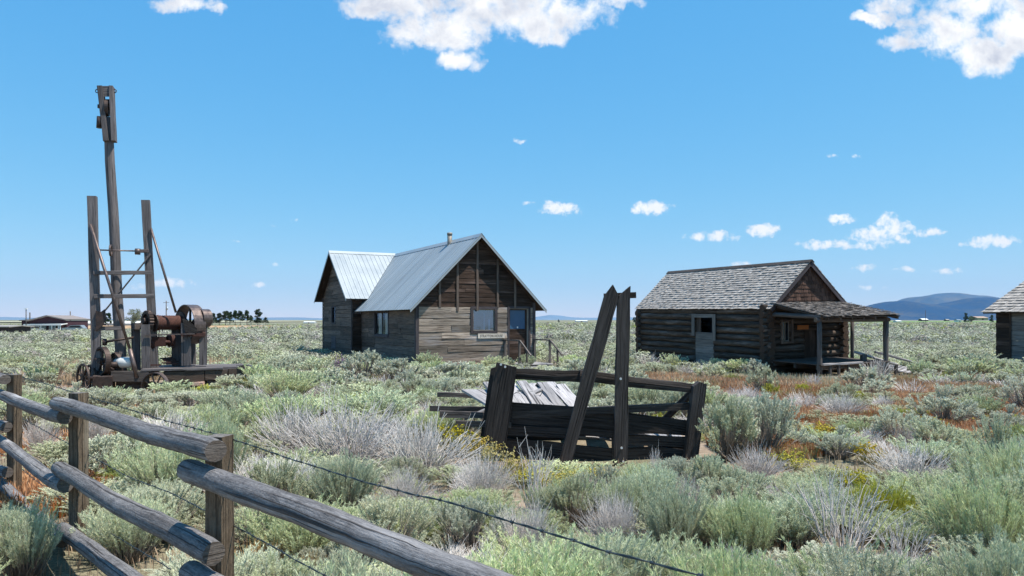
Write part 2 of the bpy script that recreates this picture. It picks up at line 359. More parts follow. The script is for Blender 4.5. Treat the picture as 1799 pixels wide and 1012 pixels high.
# ------------------------------------------------------------------ ground, fields, hills
def ground_material():
    m, n, bs, out = mat('sandy sage ground')
    g = n.n('ShaderNodeNewGeometry').outputs['Position']; x, y, z = n.sep(g)
    a = n.noise(g, .55, 6, .6); b = n.noise(g, 6, 7, .65); c = n.noise(g, .035, 4, .55); d = n.noise(g, 40, 4, .7)
    soil = n.mix(n.mapr(b, .35, .65), (.22,.165,.12), (.36,.29,.225))
    litter = n.mix(n.mapr(d, .4, .6), (.12,.115,.075), (.27,.25,.17))
    col = n.mix(n.mapr(a, .40, .58), soil, litter)
    # patches of red cheatgrass stubble right of the chute and by the drilling rig
    def blob(cx, cy, rx, ry):
        dx = n.m('DIVIDE', n.m('SUBTRACT', x, cx), rx); dy = n.m('DIVIDE', n.m('SUBTRACT', y, cy), ry)
        return n.m('SUBTRACT', 1, n.m('MULTIPLY_ADD', dx, dx, n.m('MULTIPLY', dy, dy)))
    red = blob(9.2, 16.5, 5.0, 5.0)
    for q in ((5.2, 20.5, 3.2, 3.6), (13.5, 19, 4, 4.5), (8.3, 13.4, 3.6, 2.4), (6.3, 12.3, 2.0, 1.2), (-13.5, 20, 3.5, 5), (-16.5, 30, 6, 7), (-8.6, 12.5, 2.4, 3.0), (-5.2, 7.2, .9, 1.5)): red = n.m('MAXIMUM', red, blob(*q))
    rf = n.m('ADD', red, n.m('MULTIPLY', n.m('SUBTRACT', n.noise(g, .9, 4, .6), .5), 2.2))
    rc = n.mix(n.mapr(n.noise(g, 1.1, 3, .6), .4, .6), (.23,.075,.045), (.30,.17,.075))
    col = n.mix(n.mapr(rf, .1, .7, 0, .55), col, rc)
    # far flat: sage green grey
    far = n.mapr(y, 25, 90, 0, .72); ff = n.mix(n.mapr(c, .4, .6), (.150,.165,.105), (.21,.215,.15))
    col = n.mix(far, col, ff)
    n.put(bs.inputs['Base Color'], col); bs.inputs['Roughness'].default_value = .95; bs.inputs['Specular IOR Level'].default_value = .1
    n.put(bs.inputs['Normal'], n.bump(n.m('ADD', b, n.m('MULTIPLY', d, .5)), .6, .03)); return m
def np_mesh(name, V, F, matl, tone=None, smooth=False):
    me = bpy.data.meshes.new(name); V = np.asarray(V, np.float32); F = np.asarray(F, np.int32); k = F.shape[1]
    me.vertices.add(len(V)); me.vertices.foreach_set('co', V.ravel())
    me.loops.add(F.size); me.loops.foreach_set('vertex_index', F.ravel())
    me.polygons.add(len(F)); me.polygons.foreach_set('loop_start', np.arange(0, F.size, k, dtype=np.int32)); me.polygons.foreach_set('loop_total', np.full(len(F), k, np.int32))
    if smooth: me.polygons.foreach_set('use_smooth', np.ones(len(F), bool))
    if tone is not None:
        at_ = me.attributes.new('tone', 'FLOAT', 'POINT'); at_.data.foreach_set('value', np.asarray(tone, np.float32))
    for m in (matl if isinstance(matl, (list, tuple)) else [matl]): me.materials.append(m)
    me.update(); me.validate(); return me
def link(name, me, loc=(0, 0, 0)):
    o = bpy.data.objects.new(name, me); sc.collection.objects.link(o); o.location = loc; return o
# grid: dense near, stretching to the horizon
ys = np.concatenate([np.arange(-30, 60, .6), np.geomspace(60, 40000, 70)]); xs_h = np.concatenate([np.arange(0, 45, .6), np.geomspace(45, 40000, 60)]); xs = np.concatenate([-xs_h[:0:-1], xs_h])
XX, YY = np.meshgrid(xs, ys); ZZ = zg(XX, YY)*np.where(np.abs(XX)+np.abs(YY) > 2500, 0, 1)
nx, ny = len(xs), len(ys); idx = np.arange(nx*ny).reshape(ny, nx)
F = np.stack([idx[:-1, :-1], idx[:-1, 1:], idx[1:, 1:], idx[1:, :-1]], -1).reshape(-1, 4)
g = link('ground', np_mesh('ground', np.stack([XX, YY, ZZ], -1).reshape(-1, 3), F, ground_material(), smooth=True)); tag(g, 'sandy desert floor under the sagebrush', kind='structure')
def field(name, x0, x1, y0, y1, c, lab, zz=.25):
    b = MB(); nseg = 10
    b.slab([(x0, y0, zz), (x1, y0, zz), (x1, y1, zz), (x0, y1, zz)], (0, 0, 1), .5)
    o = b.build(name, plain(name+' cover', c, .95, var=.25, scale=.05), origin=Vector(((x0+x1)/2, (y0+y1)/2, 0))); tag(o, lab, kind='structure')
field('green_field', 240, 900, 480, 1150, (.13,.22,.055), 'green irrigated field in front of the blue hills', .05)
field('dry_field', -260, -95, 215, 330, (.42,.27,.14), 'orange dry field right of the far red building', -.62)
field('pale_field', -700, -300, 700, 1500, (.40,.38,.26), 'pale dry field beyond the pines', .05)

def hill(name, prof, Yd, depth, colA, colB, lab, seed, sc_=.002):
    """ridge whose skyline follows a measured profile, with its own depth and gullied slopes"""
    r = np.random.RandomState(seed); px = np.array([p[0] for p in prof], float); py = np.array([p[1] for p in prof], float)
    n = 160; P = np.linspace(px[0], px[-1], n); hpx = np.interp(P, px, HZ-py); hpx = np.convolve(np.pad(hpx, 3, 'edge'), np.ones(7)/7, 'valid')
    Hh = np.maximum(hpx, 0)*Yd/FPX; Xs = (P-CX)*Yd/FPX
    rows = 40; Vv = []; T = []
    ph = r.rand(6)*6
    for j in range(rows):
        t = j/(rows-1)*2-1                       # -1 near foot, 0 crest, 1 far foot
        f = math.cos(t*math.pi/2)**1.3
        for i in range(n):
            gl = sum(math.sin(Xs[i]*k*.0042+ph[q]+t*2.2*math.sin(q))*a for q, (k, a) in enumerate(((1, 1), (2.3, .7), (4.1, .45), (7.7, .3))))
            z = Hh[i]*f*(1+.14*gl*abs(t)*(1-abs(t))*2)
            Vv.append((Xs[i]*(1+.0*t), Yd+depth*t+gl*depth*.03, z-2))
    ix = np.arange(n*rows).reshape(rows, n)
    F = np.stack([ix[:-1, :-1], ix[:-1, 1:], ix[1:, 1:], ix[1:, :-1]], -1).reshape(-1, 4)
    m, nn, bs, out = mat(name+' slopes'); gp = nn.n('ShaderNodeNewGeometry').outputs['Position']
    a = nn.noise(gp, sc_, 8, .65); b_ = nn.noise(gp, sc_*9, 5, .65)
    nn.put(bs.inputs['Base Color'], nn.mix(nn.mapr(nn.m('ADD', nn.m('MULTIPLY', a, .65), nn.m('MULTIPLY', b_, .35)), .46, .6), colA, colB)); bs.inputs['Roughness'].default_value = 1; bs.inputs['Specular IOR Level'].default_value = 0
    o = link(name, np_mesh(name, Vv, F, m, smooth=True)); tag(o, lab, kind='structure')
hill('near_hill', [(1430,562),(1470,556),(1520,547),(1540,541),(1552,534),(1572,528),(1600,530),(1630,534),(1660,533),(1685,527),(1708,522),(1735,523),(1765,530),(1800,540),(1860,552),(1930,562)], 8500, 1300, (.003,.038,.105), (.06,.075,.10), 'nearer dark blue forested hill on the right skyline', 3)  # bluish base colour carries part of the distance haze
hill('far_hill', [(1540,562),(1575,545),(1602,529),(1620,521),(1635,519),(1655,515),(1672,513.5),(1700,518),(1730,519),(1752,526),(1790,530),(1840,540),(1900,562)], 11500, 1600, (.03,.075,.14), (.11,.115,.13), 'higher paler blue hill behind the forested hill', 4)  # paler blue-grey base puts the deeper haze into the colour
hill('left_hill', [(-60,562),(0,556),(60,558),(130,560),(300,560),(420,558),(520,557),(570,559),(700,562)], 12600, 900, (.13,.19,.26), (.16,.21,.27), 'faint low hills on the far left horizon', 5)  # pale blue base paints haze onto these low hills
hill('middle_hill', [(900,562),(945,556),(968,553),(985,554),(1003,557),(1030,558),(1060,557.5),(1100,557),(1180,559),(1240,562)], 12600, 900, (.13,.20,.28), (.16,.22,.29), 'faint blue hills seen between the house and the log cabin', 6)  # haze painted into the pale blue base here too

# ------------------------------------------------------------------ foliage meshes (numpy)
def stems_mesh(nrs, n_st, Rr, Hh, seg, r0, flare=1.0, upb=.35, curve=.5, base_r=.08, kink=.0):
    """stems fan from the base to a lumpy dome; returns list of polylines (n_st, seg+1, 3)"""
    az = nrs.rand(n_st)*2*np.pi; q = nrs.rand(n_st)**.55
    lob = 1+.18*np.sin(az*3+nrs.rand()*6)+.12*np.sin(az*5+nrs.rand()*6)+nrs.randn(n_st)*.07
    el = np.arccos(np.clip(q*flare, 0, .985))          # dome direction
    tip = np.stack([np.cos(az)*np.cos(el)*Rr*lob, np.sin(az)*np.cos(el)*Rr*lob, Hh*(upb+(1-upb)*np.sin(el))*(lob*.5+.5)*(1+nrs.randn(n_st)*.06)], 1)
    b = np.stack([np.cos(az), np.sin(az), np.zeros(n_st)], 1)*base_r*nrs.rand(n_st, 1)
    t = np.linspace(0, 1, seg+1)[None, :, None]
    hz = (t**(1+curve*.0)); vz = t**(1-.0)
    xy = b[:, None, :2]+(tip-b)[:, None, :2]*(t**1.0*(1-curve)+curve*t**.6)
    z = (tip[:, None, 2:])*(t*(1-curve)+curve*t**1.5)
    P = np.concatenate([xy, z], 2)
    if kink: P[:, 1:] += np.cumsum(nrs.randn(n_st, seg, 3)*kink, 1)
    P += np.sin(t*5+az[:, None, None])*.012
    return P
def lobed(nrs, n_st, Rr, Hh, seg, nl, lr, base_r=.1, kink=.01):
    """stems end in several rounded heads, like an old sagebrush"""
    k = np.arange(nl); q = ((k+.5)/nl)**.5; az0 = k*2.39996+nrs.rand()*6; az0 = az0+nrs.randn(nl)*.2; el = np.arccos(np.clip(q*.97, 0, .99))
    f = 1+nrs.randn(nl)*.13
    C = np.stack([np.cos(az0)*np.cos(el)*Rr*f, np.sin(az0)*np.cos(el)*Rr*f, Hh*(.22+.78*np.sin(el))*(1+nrs.randn(nl)*.10)-lr*.4], 1); LR = lr*nrs.uniform(.75, 1.3, nl)
    i = nrs.randint(0, nl, n_st); out = C[i]/(np.linalg.norm(C[i], axis=1, keepdims=True)+1e-6); d = nrs.randn(n_st, 3); d /= np.linalg.norm(d, axis=1, keepdims=True); d = d+out*.75+np.array([0, 0, .35]); d /= np.linalg.norm(d, axis=1, keepdims=True)
    tip = C[i]+d*LR[i, None]*(.75+.3*nrs.rand(n_st, 1)); tip[:, 2] = np.maximum(tip[:, 2], .04)
    b = np.concatenate([nrs.randn(n_st, 2)*base_r*.5, np.zeros((n_st, 1))], 1); m = C[i]*np.array([1, 1, 1.0])-out*LR[i, None]*.4+nrs.randn(n_st, 3)*.02; m[:, 2] = np.maximum(m[:, 2]*.8, .03)
    t = np.linspace(0, 1, seg+1)[None, :, None]; P = b[:, None]*(1-t)**2+2*t*(1-t)*m[:, None]*1.05+tip[:, None]*t**2
    P[:, 1:] += np.cumsum(nrs.randn(n_st, seg, 3)*kink, 1)*.7; return P
def tubes(P, r0, r1):
    """3-sided tapered tubes along polylines"""
    n, s, _ = P.shape; D = np.gradient(P, axis=1); D /= np.linalg.norm(D, axis=2, keepdims=True)+1e-9
    A = np.cross(D, np.array([.3, .2, 1.0])); A /= np.linalg.norm(A, axis=2, keepdims=True)+1e-9; B = np.cross(D, A)
    rr = np.linspace(1, 0, s)[None, :, None]*(np.asarray(r0).reshape(-1, 1, 1)-r1)+r1
    V = np.stack([P+(A*math.cos(k*2.094)+B*math.sin(k*2.094))*rr for k in range(3)], 2).reshape(-1, 3)
    ix = np.arange(n*s*3).reshape(n, s, 3); Fs = []
    for k in range(3):
        k2 = (k+1) % 3; Fs.append(np.stack([ix[:, :-1, k], ix[:, :-1, k2], ix[:, 1:, k2], ix[:, 1:, k]], -1).reshape(-1, 4))
    return V, np.concatenate(Fs)
def leaves(nrs, P, per, t0, ln, wd, spread=.7, upb=.3):
    """narrow leaves along the outer part (t0..1) of polylines"""
    n, s, _ = P.shape; k = n*per; si = np.repeat(np.arange(n), per); t = t0+(1-t0)*nrs.rand(k)**.8
    f = t*(s-1); i0 = np.minimum(f.astype(int), s-2); fr = (f-i0)[:, None]
    pos = P[si, i0]*(1-fr)+P[si, i0+1]*fr; d = P[si, i0+1]-P[si, i0]; d /= np.linalg.norm(d, axis=1, keepdims=True)+1e-9
    dr = d+nrs.randn(k, 3)*spread; dr[:, 2] += upb; dr /= np.linalg.norm(dr, axis=1, keepdims=True)
    sd_ = np.cross(dr, nrs.randn(k, 3)); sd_ /= np.linalg.norm(sd_, axis=1, keepdims=True)+1e-9
    L = (ln*(.6+.8*nrs.rand(k)))[:, None]; W = (wd*(.6+.8*nrs.rand(k)))[:, None]
    V = np.stack([pos, pos+dr*L*.5+sd_*W*.5, pos+dr*L, pos+dr*L*.5-sd_*W*.5], 1).reshape(-1, 3)
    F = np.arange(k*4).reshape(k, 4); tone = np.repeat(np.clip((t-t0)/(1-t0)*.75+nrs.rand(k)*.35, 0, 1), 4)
    return V, F, tone
def merge(parts, name, mats):
    Vs = []; Fs = []; Ts = []; Mi = []; o = 0
    for V, F, T, mi in parts: Vs.append(V); Fs.append(F+o); Ts.append(T if not np.isscalar(T) else np.full(len(V), T)); Mi.append(np.full(len(F), mi, np.int32)); o += len(V)
    me = np_mesh(name, np.concatenate(Vs), np.concatenate(Fs), mats, np.concatenate(Ts))
    me.polygons.foreach_set('material_index', np.concatenate(Mi)); me.update(); return me
M['sage'] = leaf('sagebrush leaves', (.34,.355,.235), (.68,.695,.51), trans=.25, objvar=.14, hue=.014)
M['rabbit'] = leaf('rabbitbrush leaves', (.32,.36,.215), (.65,.71,.45), trans=.28, objvar=.16, hue=.014)
M['bright'] = leaf('yellow green leaves', (.25,.275,.06), (.50,.53,.16), trans=.3, objvar=.2, hue=.02)
for k_, a_, b_ in (('sage', (.17,.18,.13), (.50,.52,.41)), ('rabbit', (.19,.21,.13), (.50,.55,.37)), ('dead', (.19,.165,.155), (.42,.385,.37)), ('bright', (.19,.21,.08), (.44,.48,.20))):
    M['far_'+k_] = leaf('far '+k_, a_, b_, trans=.15, objvar=0, hue=0)
M['bark'] = leaf('grey brush bark', (.20,.16,.13), (.42,.37,.32), trans=0, objvar=.15, hue=.01)
M['dead'] = leaf('bleached dead twigs', (.33,.28,.25), (.80,.755,.715), trans=0, objvar=.12, hue=.015)
M['mustard'] = leaf('yellow flower heads', (.36,.32,.06), (.66,.56,.12), trans=.2, objvar=.1)
M['mstem'] = leaf('thin green stalks', (.13,.14,.05), (.26,.27,.10), trans=.2, objvar=.1)
M['purple'] = leaf('purple flower spikes', (.20,.10,.22), (.42,.27,.45), trans=.2, objvar=.1)
M['redgrass'] = leaf('red dry grass blades', (.40,.19,.11), (.74,.49,.33), trans=.2, objvar=.05)
M['strawgrass'] = leaf('straw grass blades', (.38,.26,.12), (.66,.52,.28), trans=.25, objvar=.05)
M['pine'] = leaf('dark pine needles', (.018,.035,.018), (.05,.085,.04), trans=.1, objvar=.25)
M['willow'] = leaf('pale tree leaves', (.10,.13,.07), (.22,.26,.16), trans=.2, objvar=.15)
M['trunk'] = plain('tree bark', (.07,.05,.04), .9)

def brush(kind, lod, seed):
    """unit-size shrub: radius about 1 in x,y at height about 1 (scaled per plant); lod 0 near, 1 mid, 2 far"""
    nr = np.random.RandomState(seed); parts = []
    nst = {'sage': (330, 190, 80), 'rabbit': (300, 150, 50), 'dead': (330, 170, 60), 'bright': (260, 130, 45)}[kind][lod]
    per = {'sage': (170, 60, 30), 'rabbit': (110, 60, 30), 'dead': (0, 0, 0), 'bright': (80, 52, 34)}[kind][lod]
    if kind == 'sage': P = lobed(nr, nst, .52, .70, 6, nr.randint(11, 17), .20)
    elif kind == 'rabbit': P = stems_mesh(nr, nst, .52, .78, 6, 0, flare=.95, upb=.55, curve=.28, base_r=.12, kink=.008)
    elif kind == 'bright': P = stems_mesh(nr, nst, .55, .5, 5, 0, flare=1.0, upb=.4, curve=.3, base_r=.16, kink=.008)
    else: P = stems_mesh(nr, nst, .68, .68, 7, 0, flare=1.0, upb=.25, curve=.22, base_r=.10, kink=.016)
    rad = {0: .006, 1: .007, 2: .010}[lod]
    V, F = tubes(P, rad*(.6+.8*nr.rand(nst)), {0: .0014, 1: .003, 2: .007}[lod])
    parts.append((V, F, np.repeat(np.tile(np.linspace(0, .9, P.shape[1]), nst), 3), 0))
    if kind == 'dead':
        # side twigs
        for rep in range((5, 3, 1)[lod]):
            i = nr.randint(2, P.shape[1]-1, nst); a = P[np.arange(nst), i]; d = P[np.arange(nst), np.minimum(i+1, P.shape[1]-1)]-P[np.arange(nst), i-1]
            d /= np.linalg.norm(d, axis=1, keepdims=True); d = d+nr.randn(nst, 3)*.38; d[:, 2] += .1; L = (.10+.17*nr.rand(nst))[:, None]
            t = np.linspace(0, 1, 4)[None, :, None]; Q = a[:, None]+d[:, None]*L[:, None]*t+nr.randn(nst, 4, 3)*.008*t
            V, F = tubes(Q, (.003, .004, .007)[lod], (.001, .002, .004)[lod]); parts.append((V, F, .35+.6*np.repeat(np.tile(np.linspace(0, 1, 4), nst), 3), 0))
        return merge(parts, 'dead_brush', [M['dead']])
    ln = {'sage': (.027, .046, .085), 'rabbit': (.048, .065, .11), 'bright': (.055, .07, .10)}[kind][lod]; wd = {'sage': (.0046, .011, .028), 'rabbit': (.0046, .0095, .026), 'bright': (.007, .013, .03)}[kind][lod]
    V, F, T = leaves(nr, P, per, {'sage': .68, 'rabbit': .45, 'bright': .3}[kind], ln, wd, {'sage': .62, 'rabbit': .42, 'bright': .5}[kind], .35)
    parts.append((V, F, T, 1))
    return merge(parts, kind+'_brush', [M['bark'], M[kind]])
BR = {}
for ki, kind in enumerate(('sage', 'rabbit', 'dead', 'bright')):
    for lod in range(3): BR[kind, lod] = [brush(kind, lod, 100*ki+10*lod+s) for s in range(4 if lod < 2 else 3)]
# ------------------------------------------------------------------ wall, roof and window builders
def box_on(mb, P, u0, u1, w0, w1, d0, d1, tone=None):
    c = lambda u, w, d: P(u, w, d)
    if abs(u1-u0) >= abs(w1-w0): mb.hexa([c(u0, w0, d1), c(u0, w0, d0), c(u0, w1, d0), c(u0, w1, d1)], [c(u1, w0, d1), c(u1, w0, d0), c(u1, w1, d0), c(u1, w1, d1)], tone)
    else: mb.hexa([c(u0, w0, d1), c(u1, w0, d1), c(u1, w0, d0), c(u0, w0, d0)], [c(u0, w1, d1), c(u1, w1, d1), c(u1, w1, d0), c(u0, w1, d0)], tone)
def board_wall(mb, P, lim, z0, z1, course, holes=(), th=.03, gap=.008, d0=0.0, split=.5, rough=.006, tone=None):
    z = z0; rr = mb.r
    while z < z1-.02:
        h = course*rr.uniform(.82, 1.18) if course < 3 else course
        zt = min(z+h, z1); zt = z1 if z1-zt < .06 else zt
        a, b = z+gap*rr.uniform(.2, 1), zt
        la, ra = lim(a); lb, rb = lim(b)
        cuts = [('x', None)]
        hs_ = [q for q in holes if q[2] < b and q[3] > a]
        us = sorted(set([q[0] for q in hs_]+[q[1] for q in hs_]))
        segs = []; cur = None
        edges = [None]+us+[None]
        for i in range(len(edges)-1):
            s0, s1 = edges[i], edges[i+1]
            mid = ((s0 if s0 is not None else la-1)+(s1 if s1 is not None else ra+1))/2
            if s0 is not None and s1 is not None: mid = (s0+s1)/2
            elif s0 is not None: mid = s0+.01
            elif s1 is not None: mid = s1-.01
            else: mid = (la+ra)/2
            hh = [q for q in hs_ if q[0] < mid < q[1]]
            bands = [(a, b)]
            for q in hh:
                nb = []
                for (p, r_) in bands:
                    if q[2] > p: nb.append((p, min(q[2], r_)))
                    if q[3] < r_: nb.append((max(q[3], p), r_))
                bands = nb
            for (p, r_) in bands:
                if r_-p > .015: segs.append((s0, s1, p, r_))
        for (s0, s1, p, r_) in segs:
            lp, rp = lim(p); lr, rr_ = lim(r_)
            A0 = lp if s0 is None else max(s0, lp); A1 = lr if s0 is None else max(s0, lr)
            B0 = rp if s1 is None else min(s1, rp); B1 = rr_ if s1 is None else min(s1, rr_)
            if B0-A0 < .03: continue
            pcs = [0, 1]
            if B0-A0 > 1.6 and rr.random() < split: pcs = [0, rr.uniform(.25, .75), 1]
            for i in range(len(pcs)-1):
                f0, f1 = pcs[i], pcs[i+1]
                ub0 = A0+(B0-A0)*f0; ub1 = A0+(B0-A0)*f1-(.006 if f1 < 1 else 0); ut0 = A1+(B1-A1)*f0; ut1 = A1+(B1-A1)*f1-(.006 if f1 < 1 else 0)
                if ut1 < ut0: ut0 = ut1 = (ut0+ut1)/2
                do = d0+th+rr.uniform(-.3, .3)*rough*2; tl = rr.uniform(-1, 1)*rough
                n = max(1, int((ub1-ub0)/.55)) if rough > 0 else 1
                je = [(rr.uniform(-1, 1)*rough*.9, rr.uniform(-1, 1)*rough*.9, rr.uniform(-1, 1)*rough) for _ in range(n+1)]
                tt = rr.random() if tone is None else tone; uo = rr.random()*40; vo = rr.random()*40
                rows = []
                for k in range(n+1):
                    f = k/n; x0 = ub0+(ub1-ub0)*f; x1 = ut0+(ut1-ut0)*f; j = je[k]
                    rows.append([P(x0, p+j[0]*.6, do+j[2]+tl), P(x0, p, d0), P(x1, r_, d0), P(x1, r_-max(0, j[1])*.8, do+j[2]-tl)])
                b0 = len(mb.v)
                for q in rows: mb.v += q
                hgt = r_-p
                for k in range(n):
                    L0 = (ub1-ub0)*k/n+uo; L1 = (ub1-ub0)*(k+1)/n+uo
                    for j, (v0_, v1_) in enumerate(((0, th), (th, th+hgt), (th+hgt, 2*th+hgt), (-hgt, 0))):
                        j2 = (j+1) % 4
                        mb.quad((b0+4*k+j, b0+4*k+j2, b0+4*k+4+j2, b0+4*k+4+j), ((L0, v0_+vo), (L0, v1_+vo), (L1, v1_+vo), (L1, v0_+vo)), (tt, 0))
                mb.quad((b0+3, b0+2, b0+1, b0), ((uo, vo),)*4, (tt, 0)); e = b0+4*n; mb.quad((e, e+1, e+2, e+3), ((uo, vo),)*4, (tt, 0))
        z = zt
def window(parent, P, u0, u1, w0, w1, fw, fm, gl, d=.035, mull=0, bars=0, curtain=None, back=True, sash=None):
    f = MB()
    box_on(f, P, u0-fw, u0, w0-fw, w1+fw, -.02, d); box_on(f, P, u1, u1+fw, w0-fw, w1+fw, -.02, d)
    box_on(f, P, u0, u1, w1, w1+fw, -.02, d-.003); box_on(f, P, u0, u1, w0-fw, w0, -.02, d+.006)
    o = f.build('window', fm, parent)
    if sash is not None:
        s = MB(); t = .035
        box_on(s, P, u0, u0+t, w0, w1, -.03, .006); box_on(s, P, u1-t, u1, w0, w1, -.03, .006); box_on(s, P, u0+t, u1-t, w1-t, w1, -.03, .006); box_on(s, P, u0+t, u1-t, w0, w0+t, -.03, .006)
        for k in range(mull): x = u0+(u1-u0)*(k+1)/(mull+1); box_on(s, P, x-t*.5, x+t*.5, w0+t, w1-t, -.028, .004)
        x = s.build('sash', sash, o)
    p = MB(); p.poly([P(u0, w0, -.02), P(u1, w0, -.02), P(u1, w1, -.02), P(u0, w1, -.02)]); p.build('pane', gl, o)
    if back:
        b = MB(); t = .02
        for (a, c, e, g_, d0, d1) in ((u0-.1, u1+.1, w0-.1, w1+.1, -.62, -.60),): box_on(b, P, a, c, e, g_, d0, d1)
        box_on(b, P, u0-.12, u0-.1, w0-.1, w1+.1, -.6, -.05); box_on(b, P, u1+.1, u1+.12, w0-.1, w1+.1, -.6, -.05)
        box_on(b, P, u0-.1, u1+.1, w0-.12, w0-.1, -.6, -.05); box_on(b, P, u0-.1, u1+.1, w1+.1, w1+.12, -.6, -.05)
        b.build('gloom_box', M['dark_inside'], o)  # dark box added behind the pane to keep the room unlit
    if curtain:
        c = MB()
        for (a, e, q0, q1) in curtain:
            n = 10; x0, x1 = u0+(u1-u0)*a, u0+(u1-u0)*e
            for k in range(n):
                f0, f1 = k/n, (k+1)/n; dz = lambda k: -.09-.012*math.sin(k*2.1)
                c.poly([P(x0+(x1-x0)*f0, w0+(w1-w0)*q0, dz(k)), P(x0+(x1-x0)*f1, w0+(w1-w0)*q0, dz(k+1)), P(x0+(x1-x0)*f1, w0+(w1-w0)*q1, dz(k+1)), P(x0+(x1-x0)*f0, w0+(w1-w0)*q1, dz(k))])
        c.build('curtain', M['curtain'], o)
    return o
def shingles(mb, P, u0, u1, s0, s1, rows, wa, th=.016, lim=None, rag=.02, lift=.02, curl=0.0):
    """P(u,s,d): s runs up the slope, d is height above it"""
    r = mb.r; rh = (s1-s0)/rows
    for k in range(rows):
        a = s0+rh*k; b = a+rh*1.25
        L, Rr = (u0, u1) if lim is None else lim(min(a+rh*.6, s1))
        x = L
        while x < Rr-.01:
            wv = wa*r.uniform(.55, 1.5); x1 = min(x+wv, Rr)
            if Rr-x1 < .04: x1 = Rr
            if lim is None or x1-x > .02:
                y0 = a-r.uniform(0, rag); t2 = th*r.uniform(.6, 1.5); lf = lift*r.uniform(.4, 1.3)+(curl*r.random()**3); sk = r.uniform(-.006, .006)
                bb = min(b, s1+.02)
                g_ = r.uniform(.001, .006)
                mb.hexa([P(x+g_, y0+sk, lf), P(x1-g_, y0-sk, lf+r.uniform(-1, 1)*.004), P(x1-g_, y0-sk, lf+t2), P(x+g_, y0+sk, lf+t2)], [P(x+g_, bb, .0), P(x1-g_, bb, .0), P(x1-g_, bb, t2*.4), P(x+g_, bb, t2*.4)])
            x = x1
FOOT = []   # footprints kept free of brush: (frame, u0, u1, v0, v1)

# ------------------------------------------------------------------ metal-roofed board house
HF = Frame(-3.616, 28.039, .485); hw, he, hr, hof, hso, hv1, hv2, he2, hsl, hee = 5.122, 2.295, 5.25, .36, .38, 7.208, 12.78, 2.844, .427, .437
hs1 = (hr-he)/(hw/2+hso); hvj = (hv1+hv2)/2; hs2 = (hr-he2)/((hv2-hv1)/2+hso)
house = empty('board_house', HF(hw/2, hv2/2, 0), 'old two-winged board house with a grey metal roof, left of centre', 'house')
FOOT += [(HF, -.15, hw+.1, -.1, hv2), (HF, -hee-.1, 0, hv1-.1, hv2), (HF, 3.6, hw+.2, -2.3, 0)]
PF = lambda u, w_, d: HF(u, -d, w_)                 # front gable wall
PL = lambda u, w_, d: HF(-d, u, w_)                 # left long wall
PR = lambda u, w_, d: HF(hw+d, u, w_)
zroof = lambda u: he+hs1*(min(u, hw-u)+hso)-.075
def glim(w_):
    e = max(0, (w_-zroof(0))/hs1); return (e, max(e, hw-e))
def rect(px0, px1, py0, py1, F, ax, val, hor):
    a = F.hit(px0, (py0+py1)/2, ax, val); b = F.hit(px1, (py0+py1)/2, ax, val); c = F.hit((px0+px1)/2, py0, ax, val); d = F.hit((px0+px1)/2, py1, ax, val)
    return sorted((a[hor], b[hor]))+sorted((d[2], c[2]))
fwin = rect(830.5, 868.6, 543.5, 580.9, HF, 1, 0, 0)
fdoor = rect(894, 928, 542, 636, HF, 1, 0, 0)
lwin = rect(660, 683, 549, 588, HF, 0, 0, 1)
ztop = 2.40
fh = [(fwin[0], fwin[1], fwin[2], fwin[3]), (fdoor[0], fdoor[1], .12, fdoor[3])]
b = MB(11); board_wall(b, PF, glim, -.12, ztop, .25, fh, th=.034, gap=.024, split=.85, rough=.011)
board_wall(b, PF, lambda z: (0, hw), -.1, ztop, 10, fh, th=.02, gap=0, d0=-.03, split=0, rough=0, tone=0)
b.build('front_wall', M['front_board'], house)
b = MB(12); board_wall(b, PF, glim, ztop+.004, zroof(hw/2), .19, [], th=.018, gap=.016, split=.7, rough=.010); board_wall(b, PF, lambda z: (0, hw), ztop, zroof(0), 10, [], th=.02, gap=0, d0=-.03, split=0, rough=0, tone=0); board_wall(b, PF, glim, zroof(0), zroof(hw/2), 10, [], th=.02, gap=0, d0=-.03, split=0, rough=0, tone=0)
b.build('gable', M['gable_board'], house)
b = MB(); 
for px_ in (772, 803, 838, 873.5, 904):
    u = HF.hit(px_, 520, 1, 0)[0]; box_on(b, PF, u-.045, u+.045, ztop-.02-(.14 if px_ in (803, 838) else 0), zroof(u)+.02, .03, .062)
b.build('batten', M['side_board'], house)
b = MB(13); lh = [tuple(lwin)]
board_wall(b, PL, lambda z: (0, hv1), -.12, zroof(0), .23, lh, th=.03, gap=.016, split=.85, rough=.009); board_wall(b, PL, lambda z: (0, hv1), -.1, zroof(0), 10, lh, th=.02, gap=0, d0=-.03, split=0, rough=0, tone=0)
b.build('side_wall', M['side_board'], house)
b = MB(14); board_wall(b, PR, lambda z: (0, hv2), -.12, zroof(0), .25, [], th=.03, gap=.004, split=.8)
board_wall(b, lambda u, w_, d: HF(u, hv2+d, w_), glim, -.12, zroof(hw/2), .25, [], th=.03, gap=.004)
b.build('rear_wall', M['side_board'], house)
